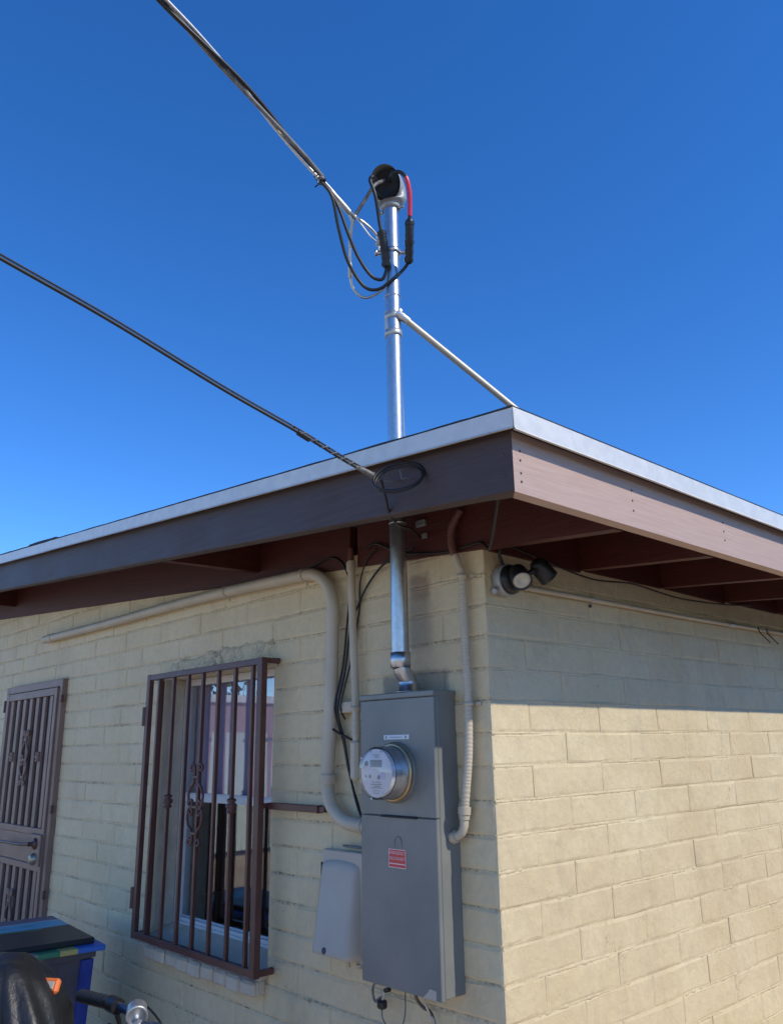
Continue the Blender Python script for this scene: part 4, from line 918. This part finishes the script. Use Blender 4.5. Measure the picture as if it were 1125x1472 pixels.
# ------------------------------------------------------------------ bicycle, its handlebar showing at the bottom
bike = thing('bicycle', 'parked bicycle whose left handlebar grip and bell show at the lower edge', 'bicycle')
hx, hy, hz = -.52, -.845, .925
part('handlebar', MB().tube(spline([(-.83, -.875, .930), (-.70, -.845, .930), (-.60, -.838, .926), (hx, hy, .915), (-.44, -.838, .922), (-.34, -.845, .926), (-.21, -.875, .926)], 6), .011, 12), M['bike_blue'], bike)
for s in (0, 1):
    a, b_ = ((-.835, -.876, .930), (-.715, -.848, .930)) if s == 0 else ((-.325, -.848, .926), (-.205, -.876, .926))
    a, b_ = V(a), V(b_); gp = [a+(b_-a)*(i/24) for i in range(25)]
    part('grip', MB().tube(gp, [.0165+.0012*(i % 2) for i in range(25)], 12), M['grip'], bike)
    x0 = b_.x+(.012 if s == 0 else -.012); dirx = -1 if s == 0 else 1
    part('shifter', MB().tube([(x0, b_.y+.002, .930), (x0-dirx*.045, b_.y+.004, .929)], .021, 14), M['black_plastic'], bike)
    part('brake_lever', MB().tube(spline([(x0-dirx*.055, b_.y-.004, .915), (x0-dirx*.045, b_.y+.012, .885), (x0-dirx*.01, b_.y+.026, .862), (x0+dirx*.06, b_.y+.030, .858)], 5), .0065, 8), M['black_plastic'], bike)
    part('brake_cable', MB().tube(spline([(x0-dirx*.05, b_.y+.02, .925), (x0-dirx*.12, b_.y+.05, .935), (hx-dirx*.02, hy+.07, .86), (hx, hy+.06, .70)], 6), .0030, 6), M['cable'], bike)
BO = (-.535, -.850, .938); BA = (.80, -.38, -.30)
mb = MB(); mb.lathe([(.0, -.030), (.018, -.029), (.026, -.020), (.0265, .006), (.0285, .008), (.0285, .014), (.024, .015), (.022, .012), (.0, .012)], BO, BA, 24); bl = part('bell', mb, M['zinc_dull'], bike)
part('bell_screw', MB().lathe([(.005, .012), (.005, .017), (0, .018)], BO, BA, 10), M['white'], bl)
part('bell_clamp', MB().lathe([(.0125, -.008), (.017, -.008), (.017, .008), (.0125, .008)], (-.575, -.840, .925), (1, 0, 0), 14), M['silver'], bike)
nb0 = set(bpy.data.objects)
part('stem', MB().tube([(hx, hy, .915), (hx, hy-.045, .895), (hx, hy-.05, .86)], .016, 12), M['silver'], bike)
part('head_tube', MB().tube([(hx, hy-.05, .865), (hx, hy-.005, .70)], .020, 12), M['bike_blue'], bike)
fa = V((hx, hy+.17, .335)); ra = V((hx, hy-.90, .335)); bb_ = V((hx, hy-.42, .29))
for s in (-.045, .045): part('fork', MB().tube([(hx+s*.6, hy+.0, .70), (hx+s, hy+.06, .56), (hx+s, fa.y, fa.z)], .011, 10), M['bike_blue'], bike)
for a, e in (((hx, hy-.03, .80), (hx, hy-.55, .75)), ((hx, hy-.015, .74), tuple(bb_)), ((hx, hy-.55, .82), tuple(bb_))): part('frame_tube', MB().tube([a, e], .016, 10), M['bike_blue'], bike)
for s in (-.05, .05):
    part('frame_tube', MB().tube([(hx+s*.4, hy-.54, .74), (hx+s, ra.y, ra.z)], .009, 8), M['bike_blue'], bike); part('frame_tube', MB().tube([(hx+s*.6, bb_.y, bb_.z), (hx+s, ra.y, ra.z)], .010, 8), M['bike_blue'], bike)
for c in (fa, ra):
    wpart = part('wheel', MB().tube([c+V((0, math.cos(2*PI*k/40), math.sin(2*PI*k/40)))*.29 for k in range(41)], .009, 8, cap=False), M['silver'], bike)
    part('tyre', MB().tube([c+V((0, math.cos(2*PI*k/40), math.sin(2*PI*k/40)))*.311 for k in range(41)], .022, 10, cap=False), M['grip'], wpart)
    part('hub', MB().tube([c-V((.045, 0, 0)), c+V((.045, 0, 0))], .016, 10), M['silver'], wpart)
    sp_ = MB()
    for k in range(24): sp_.tube([c+V((.02*(-1)**k, 0, 0)), c+V((0, math.cos(2*PI*k/24), math.sin(2*PI*k/24)))*.285], .0011, 4, cap=False)
    part('spokes', sp_, M['silver'], wpart)
part('saddle', MB().tube([(hx, hy-.42, .845), (hx, hy-.50, .85), (hx, hy-.60, .85), (hx, hy-.66, .85)], [.022, .035, .07, .05], 14), M['grip'], bike)
part('seat_post', MB().tube([(hx, hy-.55, .75), (hx, hy-.56, .84)], .012, 10), M['silver'], bike)
part('crank', MB().tube([(hx-.08, bb_.y+.1, .16), (hx-.06, bb_.y, bb_.z), (hx+.06, bb_.y, bb_.z), (hx+.08, bb_.y-.1, .42)], .009, 8), M['silver'], bike)

Rb = Matrix.Translation(V((hx, hy, 0))) @ Matrix.Rotation(.36, 4, 'Z') @ Matrix.Translation(V((-hx, -hy, 0)))   # the frame stands at an angle to the turned handlebar
for o in set(bpy.data.objects)-nb0:
    if o.parent == bike: o.matrix_basis = Rb

# ------------------------------------------------------------------ what the window reflects, across the yard
fence = thing('slat_fence', 'pale green slatted fence across the yard, seen mirrored in the window', 'fence')
sm_ = MB().bbox(-.045, .045, -.004, .004, .08, 1.86, .002).mesh('slat'); sm_.materials.append(M['slat'])
for i in range(120):
    o = link('slat', sm_, None, fence); o.location = (-10.0+.004*(i % 2), -14+.104*i, 0); o.rotation_euler = (.05*math.sin(i*1.7), 0, PI/2)
for z in (.25, 1.75): part('rail', MB().tube([(-10.05, -14.1, z), (-10.05, -1.4, z)], .022, 8), M['zinc_dull'], fence)
for i in range(7): part('post', MB().tube([(-10.08, -14+2.1*i, 0), (-10.08, -14+2.1*i, 1.95)], .03, 10), M['zinc_dull'], fence)
nb = thing('neighbour_house', 'pink stucco house beyond the slatted fence, seen mirrored in the window', 'house')
part('wall', MB().box(-24, -17, -22, -7, 0, 2.75), M['pink'], nb); part('parapet', MB().bbox(-24.1, -16.9, -22.1, -6.9, 2.75, 2.95, .02), M['trim'], nb)
tr = thing('mesquite_tree', 'olive green tree beyond the fence, seen mirrored in the window', 'tree')
part('trunk', MB().tube([(-27, -12, 0), (-27.1, -12, 1.5), (-26.8, -11.8, 3.2)], [.22, .16, .08], 10), M['bark'], tr)
b = MB(); r = random.Random(3)
for i in range(2600):
    cl = r.Random if False else None
    th, u_ = r.uniform(0, 2*PI), r.uniform(-1, 1); rad = (r.random()**.45)*(1+.35*math.sin(3*th+4*u_))
    c = V((-26.9+2.6*rad*math.cos(th)*math.sqrt(1-u_*u_), -12+3.4*rad*math.sin(th)*math.sqrt(1-u_*u_), 4.0+1.5*rad*u_))
    d1 = V((r.uniform(-1, 1), r.uniform(-1, 1), r.uniform(-1, 1))).normalized()*.16; d2 = V((r.uniform(-1, 1), r.uniform(-1, 1), r.uniform(-1, 1))).normalized()*.10
    b.add([c-d1, c+d2, c+d1, c-d2], [(0, 1, 2, 3)])
part('crown', b, M['leaf'], tr)

# ------------------------------------------------------------------ unseen hedge added off to the right: keeps the side wall's shade deep
hedge = thing('shade_hedge', 'unseen dark green hedge added to deepen the shade on the side wall', 'hedge')
part('branches', MB().box(4.35, 4.75, -.3, 9.5, 0, 2.35), M['bark'], hedge)
b = MB(); r = random.Random(11)
for i in range(15000):
    y = r.uniform(-.5, 9.7); z = r.uniform(.02, 2.6); side = r.random()
    x = 4.2+.14*math.sin(y*2.3)+.10*math.sin(y*5.1+z*3)+(r.uniform(0, .25) if side < .7 else r.uniform(.25, .75))
    d1 = V((r.uniform(-1, 1), r.uniform(-1, 1), r.uniform(-.6, 1))).normalized()*.075; d2 = V((r.uniform(-1, 1), r.uniform(-1, 1), r.uniform(-1, 1))).normalized()*.028
    c = V((x, y, z)); b.add([c-d1, c+d2, c+d1, c-d2], [(0, 1, 2, 3)])
part('foliage', b, M['leaf'], hedge)
